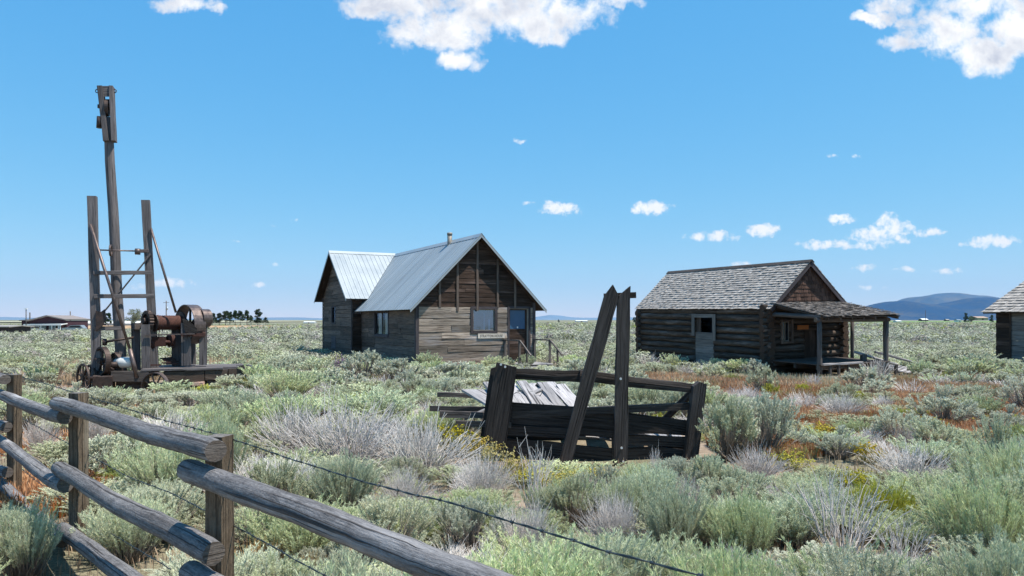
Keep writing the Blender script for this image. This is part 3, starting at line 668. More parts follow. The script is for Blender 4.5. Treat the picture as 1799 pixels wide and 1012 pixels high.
# ell: gable end facing left, near wall facing the viewer
PE = lambda u, w_, d: HF(-hee-d, u, w_); zr2 = lambda v: he2+hs2*(min(v-hv1, hv2-v)+hso)-.07
def elim(w_):
    e = max(0, (w_-zr2(hv1))/hs2); return (hv1+e, max(hv1+e, hv2-e))
ewin = rect(584.5, 590.5, 540, 567, HF, 0, -hee, 1)
b = MB(15); board_wall(b, PE, elim, -.12, zr2(hvj), .21, [tuple(ewin)], th=.035, gap=.022, split=.5, rough=.008); board_wall(b, PE, lambda z: (hv1, hv2), -.1, zr2(hv1), 10, [tuple(ewin)], th=.02, gap=0, d0=-.04, split=0, rough=0, tone=0); board_wall(b, PE, elim, zr2(hv1), zr2(hvj), 10, [], th=.02, gap=0, d0=-.04, split=0, rough=0, tone=0)
board_wall(b, lambda u, w_, d: HF(u, hv2+d, w_), lambda z: (-hee, 0), -.12, zr2(hv1), .25, [], th=.03, gap=.004)
b.build('wing_gable_wall', M['side_board'], house)
b = MB(16); board_wall(b, lambda u, w_, d: HF(u, hv1-d, w_), lambda z: (-hee, 0), -.12, zr2(hv1), .22, [], th=.03, gap=.01, split=0); b.build('wing_near_wall', M['gable_board'], house)  # dark boards put the shadow of this inner corner into the colour
b = MB(); box_on(b, PF, -.05, .075, -.1, zroof(0), .034, .06); box_on(b, PL, -.034, .09, -.1, zroof(0)-.02, .034, .058); box_on(b, PF, hw-.1, hw+.03, -.1, zroof(0), .034, .06)
box_on(b, PE, hv1-.03, hv1+.07, -.1, zr2(hv1), .04, .065); box_on(b, PE, hv2-.08, hv2+.02, -.1, zr2(hv1), .04, .065)
b.build('corner_board', M['trim'], house)
b = MB(); uu = ewin; box_on(b, PE, uu[0]-.12, uu[1]+.1, .45, 1.1, .037, .052); b.build('patch_board', M['trim'], house)
window(house, PE, *ewin, .07, M['trim'], M['glass'], d=.055)
window(house, PF, *fwin, .11, M['trim'], M['glass'], d=.06, sash=M['trim_light'], mull=0, curtain=[(.54, .60, .0, .85), (.76, .84, .0, .55)])
window(house, PL, *lwin, .10, M['trim'], M['glass_clear'], d=.05, mull=1, sash=M['trim'], curtain=[(.08, .42, 0, 1), (.60, .93, 0, 1)])
# door with glass upper half
b = MB(); t = .08; box_on(b, PF, fdoor[0]-t, fdoor[0], .1, fdoor[3]+t, -.02, .055); box_on(b, PF, fdoor[1], fdoor[1]+t, .1, fdoor[3]+t, -.02, .055); box_on(b, PF, fdoor[0], fdoor[1], fdoor[3], fdoor[3]+t, -.02, .053)
b.build('door_frame', M['trim'], house)
b = MB(); box_on(b, PF, fdoor[1]-.035, fdoor[1]-.001, .14, fdoor[3]-.001, -.09, .012); box_on(b, PF, fdoor[0], fdoor[1]-.036, fdoor[3]-.03, fdoor[3]-.001, -.09, .012); b.build('door_stop', M['trim_light'], house)
b = MB(); dg = rect(896, 921, 545, 578, HF, 1, 0, 0); d0, d1 = fdoor[0]+.01, fdoor[1]-.04
z = .14
for k in range(14):
    z2 = min(z+.13, dg[2]-.06)
    if z2-z > .02: box_on(b, PF, d0+.07, d1-.07, z+.006, z2, -.10, -.075)
    z = z2
box_on(b, PF, d0, d0+.07, .13, fdoor[3]-.035, -.10, -.065); box_on(b, PF, d1-.07, d1, .13, fdoor[3]-.035, -.10, -.065); box_on(b, PF, d0+.07, d1-.07, dg[3], fdoor[3]-.035, -.10, -.066); box_on(b, PF, d0+.07, d1-.07, dg[2]-.06, dg[2], -.10, -.066)
door = b.build('door', M['gable_board'], house)
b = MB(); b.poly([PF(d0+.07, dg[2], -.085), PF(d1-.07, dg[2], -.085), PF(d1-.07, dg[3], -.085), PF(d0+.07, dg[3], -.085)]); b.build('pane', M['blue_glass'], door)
b = MB(); box_on(b, PF, d0+.4, d0+.46, dg[2]+.03, dg[2]+.10, -.084, -.080); b.build('notice', M['white'], door)
b = MB(); box_on(b, PF, fdoor[0]-.1, fdoor[1]+.05, 0, dg[3]+.1, -.75, -.72); b.build('door_gloom_panel', M['dark_inside'], house)  # dark sheet added for the unlit space behind the door
# metal roof
PS = lambda u, v, d: HF(u, v, 0)
def rp(u, v, dz=0): return HF(u, v, he+hs1*(min(u, hw-u)+hso)+dz)
b = MB(); va, vb = -hof, hv2+.3; nl = Vector(HF.c*-hs1+HF.up).normalized(); nr_ = Vector(HF.c*hs1+HF.up).normalized()
b.slab([rp(-hso, va), rp(hw/2, va), rp(hw/2, vb), rp(-hso, vb)], nl, .02, .5); b.slab([rp(hw/2, va), rp(hw+hso, va), rp(hw+hso, vb), rp(hw/2, vb)], nr_, .02, .5)
v = va+.02
while v < vb:
    for (ua, ub, nn_) in ((-hso-.01, hw/2, nl), (hw+hso+.01, hw/2, nr_)):
        p0 = rp(ua, v, .006); p1 = rp(ub, v, .006)
        if ua < 0 and v > hv1-hso+.05:      # stops at the valley
            uval = -hso+((hr-hs2*abs(hvj-v))-he)/hs1
            if uval > hw/2-.1: 
                continue
            p0 = rp(uval, v, .006)
        b.beam(p0, p1, .045, .022, up=nn_, tone=.5)
        pm = .115
        for q in ():
            vv = v+q*pm*.78
            if vv < vb-.05 and not (ua < 0 and v > hv1-hso-.3): b.beam(rp(ua, vv, .001), rp(ub, vv, .001), .016, .008, up=nn_, tone=.5)
    v += .31
roof = b.build('roof', M['roof_main'], house)
b = MB(); b.slab([rp(hw/2-.15, va-.01, .03), rp(hw/2, va-.01, .045), rp(hw/2, hvj, .045), rp(hw/2-.15, hvj, .03)], nl, .008, .5); b.slab([rp(hw/2, va-.01, .045), rp(hw/2+.15, va-.01, .03), rp(hw/2+.15, vb, .03), rp(hw/2, vb, .045)], nr_, .008, .5)
b.build('ridge_cap', M['roof_metal'], roof)
b = MB()
for s_ in (0, 1):
    e_ = (-hso) if s_ == 0 else hw+hso
    b.slab([rp(e_, va+.0, -.0), rp(hw/2, va, -.0), rp(hw/2, va, -.12), rp(e_, va, -.12)], -HF.d, .012, .5)
b.build('rake_trim', M['roof_metal'], roof)
def er(u, v, dz=0): return HF(u, v, hr-hs2*abs(hvj-v)+dz+.03)
b = MB(); ul = -hee-hsl; uv_ = -hso+(he2-he)/hs1
ne = Vector(HF.d*-hs2+HF.up).normalized(); nf = Vector(HF.d*hs2+HF.up).normalized()
b.slab([er(ul, hv1-hso), er(uv_, hv1-hso), er(hw/2, hvj), er(ul, hvj)], ne, .02, .5); b.slab([er(ul, hv2+hso), er(ul, hvj), er(hw/2, hvj), er(uv_, hv2+hso)], nf, .02, .5)
u = ul+.015
while u < hw/2-.1:
    vs = hv1-hso if u < uv_ else hvj-(hr-(he+hs1*(u+hso)))/hs2
    b.beam(er(u, vs-.01, .006), er(u, hvj, .006), .05, .024, up=ne, tone=.5)
    for q in (.1,):
        if u+q < uv_: b.beam(er(u+q, vs, .001), er(u+q, hvj, .001), .014, .007, up=ne, tone=.5)
    u += .225
wr = b.build('wing_roof', M['roof_metal'], house)
b = MB(); b.slab([er(ul, hvj-.16, .03), er(hw/2, hvj-.16, .03), er(hw/2, hvj, .045), er(ul, hvj, .045)], ne, .008, .5); b.build('ridge_cap', M['roof_metal'], wr)
b = MB(); b.slab([er(ul, hv1-hso), er(ul, hvj), er(ul, hvj, -.12), er(ul, hv1-hso, -.12)], -HF.c, .012, .5); b.slab([er(ul, hv2+hso), er(ul, hvj), er(ul, hvj, -.12), er(ul, hv2+hso, -.12)], -HF.c, .012, .5); b.build('rake_trim', M['roof_metal'], wr)
b = MB()   # boarding under the sheets
b.slab([rp(-hso+.03, va+.02, -.03), rp(hw/2, va+.02, -.03), rp(hw/2, vb, -.03), rp(-hso+.03, vb, -.03)], nl, .03); b.slab([rp(hw/2, va+.02, -.03), rp(hw+hso-.03, va+.02, -.03), rp(hw+hso-.03, vb, -.03), rp(hw/2, vb, -.03)], nr_, .03)
b.slab([er(ul+.02, hv1-hso+.03, -.03), er(uv_, hv1-hso+.03, -.03), er(hw/2-.3, hvj-.3, -.03), er(ul+.02, hvj, -.03)], ne, .03)
b.slab([er(ul+.02, hv2+hso-.03, -.03), er(ul+.02, hvj, -.03), er(hw/2-.3, hvj, -.03), er(uv_, hv2+hso-.03, -.03)], nf, .03)
b.build('roof_boarding', M['gable_board'], house)
q = HF.hit(790, 436, 0, hw/2-.12); b = MB(); p = HF(hw/2-.12, q[1], hr-.35); b.pole([p, p+Vector((0, 0, .2)), p+Vector((0, 0, .62))], .10, 14, irr=0); b.pole([p+Vector((0, 0, .60)), p+Vector((0, 0, .70))], .115, 14, irr=0)
b.build('stove_pipe', M['flue'], house)
# foundation stones
for i, (pxx, s_) in enumerate(((812, .17), (832, .24), (846, .15))):
    u = HF.hit(pxx, 650, 1, -.12)[0]; p = HF(u, -.12-.1*s_, .02); r = random.Random(40+i)
    b = MB(); n = 9
    for k, (rr_, zz) in enumerate(((.6, -.5), (1, -.1), (.9, .35), (.5, .62))):
        for j in range(n): a = 2*math.pi*j/n; b.v.append(p+Vector((math.cos(a)*rr_*s_*r.uniform(.8, 1.15), math.sin(a)*rr_*s_*.8*r.uniform(.8, 1.15), zz*s_*r.uniform(.8, 1.2)+.03)))
    for k in range(3):
        for j in range(n): b.quad((k*n+j, k*n+(j+1) % n, (k+1)*n+(j+1) % n, (k+1)*n+j), ((0, 0),)*4, (.5, 0))
    b.quad(tuple(range(3*n, 4*n)), ((0, 0),)*n, (.5, 0))
    o = b.build('rock', plain('pink grey rock', (.42, .28, .22), .9, var=.3, scale=9) if i == 0 else bpy.data.materials['pink grey rock'], origin=p)
    tag(o, ('small pinkish rock at the foot of the board house front wall, left one', 'largest pinkish rock under the front wall of the board house', 'small pinkish rock nearest the chute under the board house wall')[i], 'rock', 'rocks under the board house')
# sign
sg = rect(839.6, 886.3, 586, 594.3, HF, 1, -.07, 0)
sb = MB(); box_on(sb, PF, *sg, .062, .085, .5); sign = sb.build('sign', M['sign_wood'], origin=PF((sg[0]+sg[1])/2, sg[2], .07)); tag(sign, 'pale wooden name board reading STRATTON HOUSE under the front window', 'sign')
def text(body, P0, ux, uz, nrm, height, width, m, parent, name='lettering'):
    cu = bpy.data.curves.new('t', 'FONT'); cu.body = body; cu.size = 1; cu.align_x = 'CENTER'; cu.align_y = 'CENTER'; cu.extrude = .01; cu.space_character = 1.1
    to = bpy.data.objects.new('t', cu); sc.collection.objects.link(to); dg_ = bpy.context.evaluated_depsgraph_get(); me0 = bpy.data.meshes.new_from_object(to.evaluated_get(dg_))
    vs = [v.co.copy() for v in me0.vertices]; fs = [tuple(p.vertices) for p in me0.polygons]; bpy.data.objects.remove(to)
    x0, x1 = min(v.x for v in vs), max(v.x for v in vs); y0, y1 = min(v.y for v in vs), max(v.y for v in vs)
    b = MB(); b.v = [P0+ux*((v.x-(x0+x1)/2)/(x1-x0)*width)+uz*((v.y-(y0+y1)/2)/(y1-y0)*height)+nrm*(.003+v.z*.3) for v in vs]
    for f in fs: b.quad(f, ((0, 0),)*len(f), (.5, 0))
    return b.build(name, m, parent)
text('STRATTON HOUSE', PF((sg[0]+sg[1])/2, (sg[2]+sg[3])/2, .085), HF.c, HF.up, -HF.d, (sg[3]-sg[2])*.56, (sg[1]-sg[0])*.84, M['letter'], sign)
# stoop with two handrails
st = empty('entrance_stoop', HF(4.5, -.9, 0), 'weathered wooden stoop with two sloping handrails at the board house door', 'stoop')
ul_ = HF.hit(886, 600, 1, -.05)[0]; ur_ = hw-.05; b = MB(); v = -.06
while v > -1.45: b.beam(HF(ul_-.05, v-.07, .17), HF(ur_+.05, v-.07, .17), .13, .035, seg=3, jit=.003); v -= .145
b.build('deck', M['plank_grey'], st)
b = MB(); b.beam(HF(ul_, -.05, .08), HF(ul_, -1.45, .08), .05, .13); b.beam(HF(ur_, -.05, .08), HF(ur_, -1.45, .08), .05, .13); b.beam(HF(ul_, -1.42, .08), HF(ur_, -1.42, .08), .05, .12); b.build('joist', M['porch_post'], st)
b = MB(); b.beam(HF(ul_, -1.65, .07), HF(ur_, -1.65, .07), .28, .04); b.build('step', M['plank_grey'], st)
for (uu_, pts) in ((ul_, (.08, .10, 1.0, 1.30, 1.85)), (ur_, (.04, .12, 1.15, 1.34, 1.9))):
    b = MB(); zt = 1.10; b.beam(HF(uu_, -.04, zt), HF(uu_, -1.38, zt), .055, .05, seg=4, jit=.003); b.beam(HF(uu_, -1.37, zt-.002), HF(uu_, -2.25, zt-.55), .055, .05, seg=3, jit=.003); hrl = b.build('handrail', M['porch_post'], st)
    for vv in (.12, 1.34, 1.92):
        b = MB(); top = zt-.03 if vv < 1.38 else zt-.03-(vv-1.38)*.62; b.beam(HF(uu_, -vv, -.05), HF(uu_, -vv, top), .085 if vv < 1.9 else .06, .06, up=HF.d, seg=3, jit=.002); b.build('post', M['porch_post'], st)

# ------------------------------------------------------------------ log cabin
CF = Frame(8.891, 25.643, .372, .014, .021); cw, cL, ce, cr_, cof, cso, cob = 3.249, 8.345, 2.338, 3.942, .266, .093, .148
cs = (cr_-ce)/(cw/2+cso)
cabin = empty('log_cabin', CF(cw/2, cL/2, 0), 'dark log cabin with silvery shingle roof and boarded door, right of centre', 'cabin')
FOOT += [(CF, -.3, cw+.3, -.2, cL+.3), (CF, -.2, cw+.3, -2.6, 0)]
def log(mb, p0, p1, r, wob=.012, n=12):
    p0 = Vector(p0); p1 = Vector(p1); k = max(3, int((p1-p0).length/.8)+1); rr = mb.r; pth = []
    for i in range(k+1): pth.append(p0.lerp(p1, i/k)+Vector((rr.uniform(-1, 1), rr.uniform(-1, 1), rr.uniform(-1, 1)))*wob)
    mb.pole(pth, r, n, .0035, rs=[1+rr.uniform(-.05, .05) for _ in pth], irr=.05)
cd = rect(1222, 1254, 563, 650, CF, 0, -.1, 1); cd[2] = .12; zwin = CF.hit(1238, 584, 0, -.1)[2]; zhead = CF.hit(1238, 558, 0, -.1)[2]
hlog = .238; b = MB(21)
for k in range(10):
    z = .06+k*hlog
    if z > 2.25: break
    if z < cd[2]-.05 or z > zhead+.03: log(b, CF(0, -.26*b.r.uniform(.6, 1), z), CF(0, cL+.26*b.r.uniform(.6, 1), z), .128)
    else: log(b, CF(0, -.26*b.r.uniform(.6, 1), z), CF(0, cd[0], z), .128); log(b, CF(0, cd[1], z), CF(0, cL+.26*b.r.uniform(.6, 1), z), .128)
b.build('long_wall', M['log'], cabin)
b = MB(22); gdoor = rect(1409, 1432, 578, 636, CF, 1, 0, 0); gwin = rect(1374, 1390, 565, 600, CF, 1, -.1, 0); gdoor[2] = .5
for k in range(10):
    z = .06+hlog*.5+k*hlog
    if z > 2.4: break
    cuts = [(-.28, cw+.28)]
    for (a, c, lo, hi) in (gdoor, gwin):
        if lo-.06 < z < hi+.06: cuts = [q for (p0, p1) in cuts for q in (((p0, a), (c, p1)) if p0 < a and c < p1 else ((p0, p1),))]
    for (p0, p1) in cuts: log(b, CF(p0, 0, z), CF(p1, 0, z), .125)
b.build('gable_end_wall', M['log'], cabin)
b = MB(23)
for k in range(9): z = .06+hlog*.5+k*hlog; log(b, CF(-.25, cL, z), CF(cw+.25, cL, z), .125)
for k in range(10): z = .06+k*hlog; log(b, CF(cw, -.25, z), CF(cw, cL+.25, z), .128)
b.build('rear_wall', M['log'], cabin)
b = MB(); 
for (P_, a0, a1, hs_) in ((lambda u, w_, d: CF(-d, u, w_), 0, cL, [tuple(cd[:2])+(.1, zhead)]), (lambda u, w_, d: CF(u, -d, w_), 0, cw, [tuple(gdoor), tuple(gwin)])):
    board_wall(b, P_, lambda z, a0=a0, a1=a1: (a0, a1), -.1, 2.28, 10, hs_, th=.03, gap=0, d0=-.05, split=0, rough=0, tone=.2)
b.build('chinking', M['log'], cabin)
PCn = lambda u, w_, d: CF(-d, u, w_)
b = MB(); fw_ = .17; zj = CF.hit(1218, 594, 0, -.13)[2]
box_on(b, PCn, cd[0]-.02, cd[0]+.13, .12 , zwin, .10, .135) if False else None
box_on(b, PCn, cd[0]-fw_, cd[0], zj-.05, zhead+.14, .13, .165); box_on(b, PCn, cd[1], cd[1]+fw_, zj+.1, zhead+.14, .13, .165); box_on(b, PCn, cd[0], cd[1], zhead, zhead+.14, .13, .162)
b.build('door_frame', M['door_grey'], cabin)
b = MB(); z = .02
while z < zwin-.03: z2 = min(z+.27, zwin-.0); box_on(b, PCn, cd[0]+.005, cd[1]-.005, z+.006, z2, .06, .095+b.r.uniform(0, .012)); z = z2
cdo = b.build('door', M['door_grey'], cabin)
b = MB(); m_ = (cd[0]+cd[1])/2; box_on(b, PCn, cd[0]+.0, cd[0]+.09, zwin, zhead, .04, .09); box_on(b, PCn, cd[1]-.28, cd[1], zwin, zhead, .02, .05); b.build('jamb', M['side_board'], cdo)
b = MB(); box_on(b, PCn, cd[0], cd[1], zwin-.1, zhead+.05, -.6, -.58); b.build('opening_gloom_panel', M['dark_inside'], cabin)  # dark sheet stands in for the shade inside the opening
PCf = lambda u, w_, d: CF(u, -d, w_)
window(cabin, PCf, *gwin, .07, M['side_board'], M['glass'], d=.14, mull=1, sash=M['trim_light'])
b = MB(); box_on(b, PCf, gdoor[0], gdoor[1], gdoor[2], gdoor[3], .0, .04); b.build('porch_door', M['gable_board'], cabin)
o_ = rect(1400.8, 1420, 571.3, 578.8, CF, 1, -.16, 0); b = MB(); box_on(b, PCf, *o_, .155, .18, .5); osg = b.build('sign', M['orange_sign'], origin=PCf((o_[0]+o_[1])/2, o_[2], .16)); tag(osg, 'small orange wooden sign by the log cabin porch door', 'sign')
# roof
zc = lambda u: ce+cs*(min(u, cw-u)+cso)
L1 = math.hypot(cw/2+cso, cr_-ce); ex = Vector((1, 0, 0))
def slope(F, e_u, r_u, e_z, r_z, v0):
    a = Vector((e_u, 0, e_z)); d_ = Vector((r_u-e_u, 0, r_z-e_z)); Ls = d_.length; d_ /= Ls; nn_ = Vector((-d_.z, 0, d_.x)); nn_ = nn_ if nn_.z > 0 else -nn_
    return (lambda v, s, h: F(e_u+d_.x*s+nn_.x*h, v0+v, e_z+d_.z*s+nn_.z*h)), Ls
S1, Ls = slope(CF, -cso-.05, cw/2, ce-.05*cs, cr_, 0); S2, _ = slope(CF, cw+cso+.05, cw/2, ce-.05*cs, cr_, 0)
b = MB(24); shingles(b, S1, -cof-.05, cL+cob+.12, -.03, Ls, 19, .13, lift=.02, rag=.018, curl=.012); shingles(b, S2, -cof-.05, cL+cob+.12, -.03, Ls, 12, .2)
crf = b.build('roof', M['shingle'], cabin)
b = MB()
for S in (S1, S2): b.hexa([S(-cof, 0, -.05), S(-cof, 0, -.004), S(-cof, Ls, -.004), S(-cof, Ls, -.05)], [S(cL+cob, 0, -.05), S(cL+cob, 0, -.004), S(cL+cob, Ls, -.004), S(cL+cob, Ls, -.05)], .3)
b.build('roof_boarding', M['gable_board'], crf)
b = MB()
for S in (S1, S2): b.hexa([S(-cof-.07, Ls-.13, .03), S(-cof-.07, Ls-.13, .05), S(-cof-.07, Ls+.012, .05), S(-cof-.07, Ls+.012, .03)], [S(cL+cob+.1, Ls-.13, .03), S(cL+cob+.1, Ls-.13, .05), S(cL+cob+.1, Ls+.012, .05), S(cL+cob+.1, Ls+.012, .03)], .4)
b.build('ridge_board', M['rig_dark'], crf)
b = MB()
for S in (S1, S2): b.hexa([S(-cof-.01, -.02, -.13), S(-cof-.035, -.02, -.13), S(-cof-.035, -.02, .0), S(-cof-.01, -.02, .0)], [S(-cof-.01, Ls, -.13), S(-cof-.035, Ls, -.13), S(-cof-.035, Ls, 0), S(-cof-.01, Ls, 0)])
b.build('rake_board', M['trim'], crf)
b = MB(25); z0g = 2.42
PG = lambda u, s, h: CF(u, -.14-h, s)
shingles(b, PG, 0, cw, z0g, cr_-.12, 10, .14, lift=.014, lim=lambda s: ((s-ce)/cs-cso+.12, cw+cso-.12-(s-ce)/cs), rag=.012)
b.hexa([CF(-.1, -.13, z0g-.1), CF(-.1, -.05, z0g-.1), CF(.02, -.05, z0g), CF(.02, -.13, z0g)], [CF(cw+.1, -.13, z0g-.1), CF(cw+.1, -.05, z0g-.1), CF(cw-.02, -.05, z0g), CF(cw-.02, -.13, z0g)])
b.slab([CF(.05, -.125, z0g), CF(cw-.05, -.125, z0g), CF(cw/2, -.125, cr_-.1)], -CF.d, .03, .2)
b.build('gable_shingles', M['shingle_brown'], cabin)
# porch
pdk = .50; pD = 2.29
porch = empty('porch_guard', (0, 0, 0), None, None); bpy.data.objects.remove(porch)
pr_u = CF.hit(1556, 600, 1, -pD)[0]; mv = CF.hit(1497, 600, 0, cw-.02)[1]
b = MB(26); S3 = (lambda v, s, h: CF(v, -2.68+s*.985, 2.03+s*.176+h)); shingles(b, S3, -.02, pr_u+.32, 0, 2.62, 17, .12, lift=.02, rag=.04, curl=.025)
pro = b.build('porch_roof', M['shingle_old'], cabin)
b = MB(); 
for u in np.linspace(.15, pr_u+.2, 7): b.beam(CF(u, -.05, 2.40), CF(u, -2.6, 1.95), .06, .09)
b.hexa([CF(0, -2.62, 1.985), CF(0, -2.62, 2.01), CF(0, -.12, 2.47), CF(0, -.12, 2.445)], [CF(pr_u+.28, -2.62, 1.985), CF(pr_u+.28, -2.62, 2.01), CF(pr_u+.28, -.12, 2.47), CF(pr_u+.28, -.12, 2.445)], .2)
b.build('rafter', M['side_board'], pro)
b = MB(); log(b, CF(.05, .1, 2.09), CF(.05, -pD-.15, 2.02), .075); log(b, CF(-.1, -pD, 1.93), CF(pr_u+.15, -pD, 1.88), .07, .006); log(b, CF(cw, 0, 2.0), CF(pr_u, -pD-.1, 1.90), .06, .004); b.build('porch_beam', M['porch_post'], cabin)
for (u, v, zt, zb, r_) in ((.06, -pD, 1.92, -.12, .075), (pr_u, -pD, 1.85, -.1, .085), (cw-.02, mv, 1.93, .1, .065)):
    b = MB(); log(b, CF(u, v, zb), CF(u+.01, v, zt), r_, .006, 10); b.build('porch_post', M['porch_post'], cabin)
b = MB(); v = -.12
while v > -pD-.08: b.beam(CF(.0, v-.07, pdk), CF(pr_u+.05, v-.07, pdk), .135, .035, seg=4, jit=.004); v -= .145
b.build('porch_deck', M['rig_dark'], cabin)  # dark timber colour puts the porch roof's shade into the deck
b = MB(); b.beam(CF(.1, -pD-.09, pdk+.01), CF(1.75, -pD-.09, pdk+.01), .10, .07, seg=5, jit=.006, ch=.01); b.beam(CF(.1, -pD-.12, .04), CF(1.35, -pD-.12, .05), .16, .16, seg=4, jit=.008, ch=.02); b.build('deck_edge', M['plank_grey'], cabin)
for u in (.42, .78, 1.18):
    b = MB(); b.beam(CF(u, -pD-.08, .12), CF(u, -pD-.08, pdk-.03), .07, .07, up=CF.d, seg=2, jit=.004); b.build('deck_support', M['porch_post'], cabin)
b = MB()
for v in (-.2, -1.2, -2.2): b.beam(CF(.05, v, pdk-.10), CF(pr_u, v, pdk-.10), .09, .14, seg=4, jit=.004)
b.build('deck_joist', M['side_board'], cabin)
# ramp with pole handrails
ramp = empty('wooden_ramp', CF(4.2, -1.7, 0), 'grey board ramp with low pole handrails at the right side of the log cabin porch', 'ramp')
def cf(px_, py_, v): q = CF.hit(px_, py_, 1, v); return CF(q[0], v, q[2])
FOOT.append((CF, 3.2, 5.6, -2.3, -.8))
b = MB(); A_, B_ = cf(1506, 636, -1.9), cf(1592, 655, -1.9); C_, D_ = cf(1530, 634, -.9), cf(1610, 648, -.9)
for k in range(9): f = k/8; b.beam(A_.lerp(B_, f), C_.lerp(D_, f), .17, .035, seg=2, jit=.006)
b.build('ramp_boards', M['plank_grey'], ramp)
for (p, q, v) in (((1502, 618.5), (1577, 641), -2.0), ((1537, 618), (1613, 638.5), -.85)):
    b = MB(); log(b, cf(*p, v), cf(*q, v), .045, .006, 10); b.build('handrail', M['plank_grey'], ramp)
for (px_, pt, v, w_) in ((1517, 622, -2.0, .17), (1574, 640, -2.0, .1), (1602, 636, -.85, .14), (1609, 638, -.78, .1)):
    t_ = cf(px_, pt, v); b = MB(); b.beam(Vector((t_.x, t_.y, -.08)), t_, w_, w_, up=Vector((0, 1, 0)), seg=3, jit=.005, ch=.01); b.build('post', M['porch_post'], ramp)

# ------------------------------------------------------------------ shingled shed at the right edge
SF = Frame(21.60, 23.05, .30); sw, sL, se, sr = 5.0, 7.05, 2.24, 3.78
shed = empty('plank_shed', SF(sw/2, sL/2, 0), 'grey plank building with shingle roof, cut off by the right edge', 'building')
FOOT.append((SF, -.2, sw+.2, -.2, sL+.2))
PSn = lambda u, w_, d: SF(-d, u, w_)
b = MB(31); board_wall(b, PSn, lambda z: (0, sL-.62), -.1, se, .19, [], th=.03, gap=.012, split=.8, rough=.008); b.build('long_wall', M['door_grey'], shed)
b = MB(32); board_wall(b, PSn, lambda z: (sL-.62, sL), -.1, se, .17, [], th=.05, gap=.015, split=0, rough=.01); box_on(b, PSn, sL-.66, sL-.6, -.1, se, .05, .08)
b.build('corner_wall', M['gable_board'], shed)
sl_ = lambda z: (max(0, (z-se)/.62), max(max(0, (z-se)/.62), sw-max(0, (z-se)/.62)))
for (v_, s2) in ((sL, 1), (0, -1)):
    b = MB(34); board_wall(b, lambda u, w_, d: SF(u, v_+d*s2, w_), sl_, -.1, sr-.1, .2, [], th=.03); b.build('end_wall', M['gable_board'], shed)
T1, Lt = slope(SF, -.32, sw/2, se-.03, sr, 0); T2, _ = slope(SF, sw+.32, sw/2, se-.03, sr, 0)
b = MB(33); shingles(b, T1, -.3, sL+.4, -.03, Lt, 14, .16, lift=.026, rag=.015); shingles(b, T2, -.3, sL+.4, -.03, Lt, 8, .3)
rf_ = b.build('roof', M['shingle'], shed)
b = MB()
for S in (T1, T2): b.hexa([S(-.28, 0, -.07), S(-.28, 0, -.004), S(-.28, Lt, -.004), S(-.28, Lt, -.07)], [S(sL+.36, 0, -.07), S(sL+.36, 0, -.004), S(sL+.36, Lt, -.004), S(sL+.36, Lt, -.07)], .2)
b.build('roof_boarding', M['gable_board'], rf_)
# ------------------------------------------------------------------ drilling rig
RG = Frame(-11.28, 20.9, .33)
def rg(px, py, v): q = RG.hit(px, py, 1, v); return RG(q[0], v, q[2])
rig = empty('drilling_rig', RG(1.6, 1.2, 0), 'antique wooden well drilling rig with tall mast, winch and spoked iron wheels', 'drilling rig')
FOOT.append((RG, -1.2, 3.9, -.15, 3.0))
up_ = Vector((0, 0, 1)); yv = RG.d
def tb(mb, p, q, w, t=None, up=None, seg=3, jit=.004, ch=.008): mb.beam(p, q, w, t or w, up=up or RG.d, seg=seg, jit=jit, ch=ch)
b = MB(41); tb(b, rg(171, 684, .35), rg(162, 345, .35), .235, .20, seg=8); b.build('upright', M['rig_timber'], rig)
b = MB(42); tb(b, rg(272, 660, .75), rg(256, 352, .75), .225, .19, seg=8); b.build('upright', M['rig_timber'], rig)
b = MB(43); pts = [rg(214, 668, .9).lerp(rg(190, 207, .9), k/12)+Vector((math.sin(k*1.1)*.012, 0, 0)) for k in range(13)]; b.pole(pts, .155, 14, .004, rs=[1.02-.018*k for k in range(13)]); b.build('mast', M['rig_timber'], rig)
mh = empty('x', (0, 0, 0), None, None); bpy.data.objects.remove(mh)
b = MB(44)
for x0, x1, xt0, xt1 in ((183, 192, 172.5, 181), (197.5, 203.5, 192.5, 200)):
    tb(b, rg((x0+x1)/2, 249, .82), rg((xt0+xt1)/2, 153, .82), .14 if x0 < 190 else .11, .32, seg=4)
b.hexa([rg(173, 170, .70), rg(173, 170, .98), rg(173, 151, .98), rg(173, 151, .70)], [rg(198, 170, .70), rg(198, 170, .98), rg(198, 151, .98), rg(198, 151, .70)])
head = b.build('mast_head', M['rig_timber'], rig)
b = MB(45); c_ = rg(188.5, 190, .84); b.ring(c_, RG.c, .24, .17, .09, 24); b.ring(c_, RG.c, .06, .0, .2, 10); b.pole([rg(185, 176, .84), rg(192, 176, .84)], .03, 8)
for k in range(4): a = k*math.pi/4; d_ = RG.d*math.cos(a)+up_*math.sin(a); b.beam(c_-d_*.2, c_+d_*.2, .04, .04)
b.build('pulley', M['iron'], head)
b = MB(46)
for x_ in (171, 201): cc = rg(x_, 160, .8); b.pole([cc+Vector((.055*math.cos(a), 0, .05*math.sin(a))) for a in np.linspace(0, 2*math.pi, 12)], .014, 6)
b.pole([rg(175, 205, .75), rg(174, 225, .75)], .075, 8); b.pole([rg(174.5, 184, .8), rg(174.5, 190, .8)], .05, 8)
b.build('hook', M['iron'], head)
for (x0, x1, y_) in ((164, 269, 479.5), (165, 270.5, 520.5), (166, 214, 577)):
    b = MB(); tb(b, rg(x0, y_, .22), rg(x1, y_-.5, .42), .05, .115, up=up_, seg=5, jit=.004); b.build('crossbar', M['rig_timber'], rig)
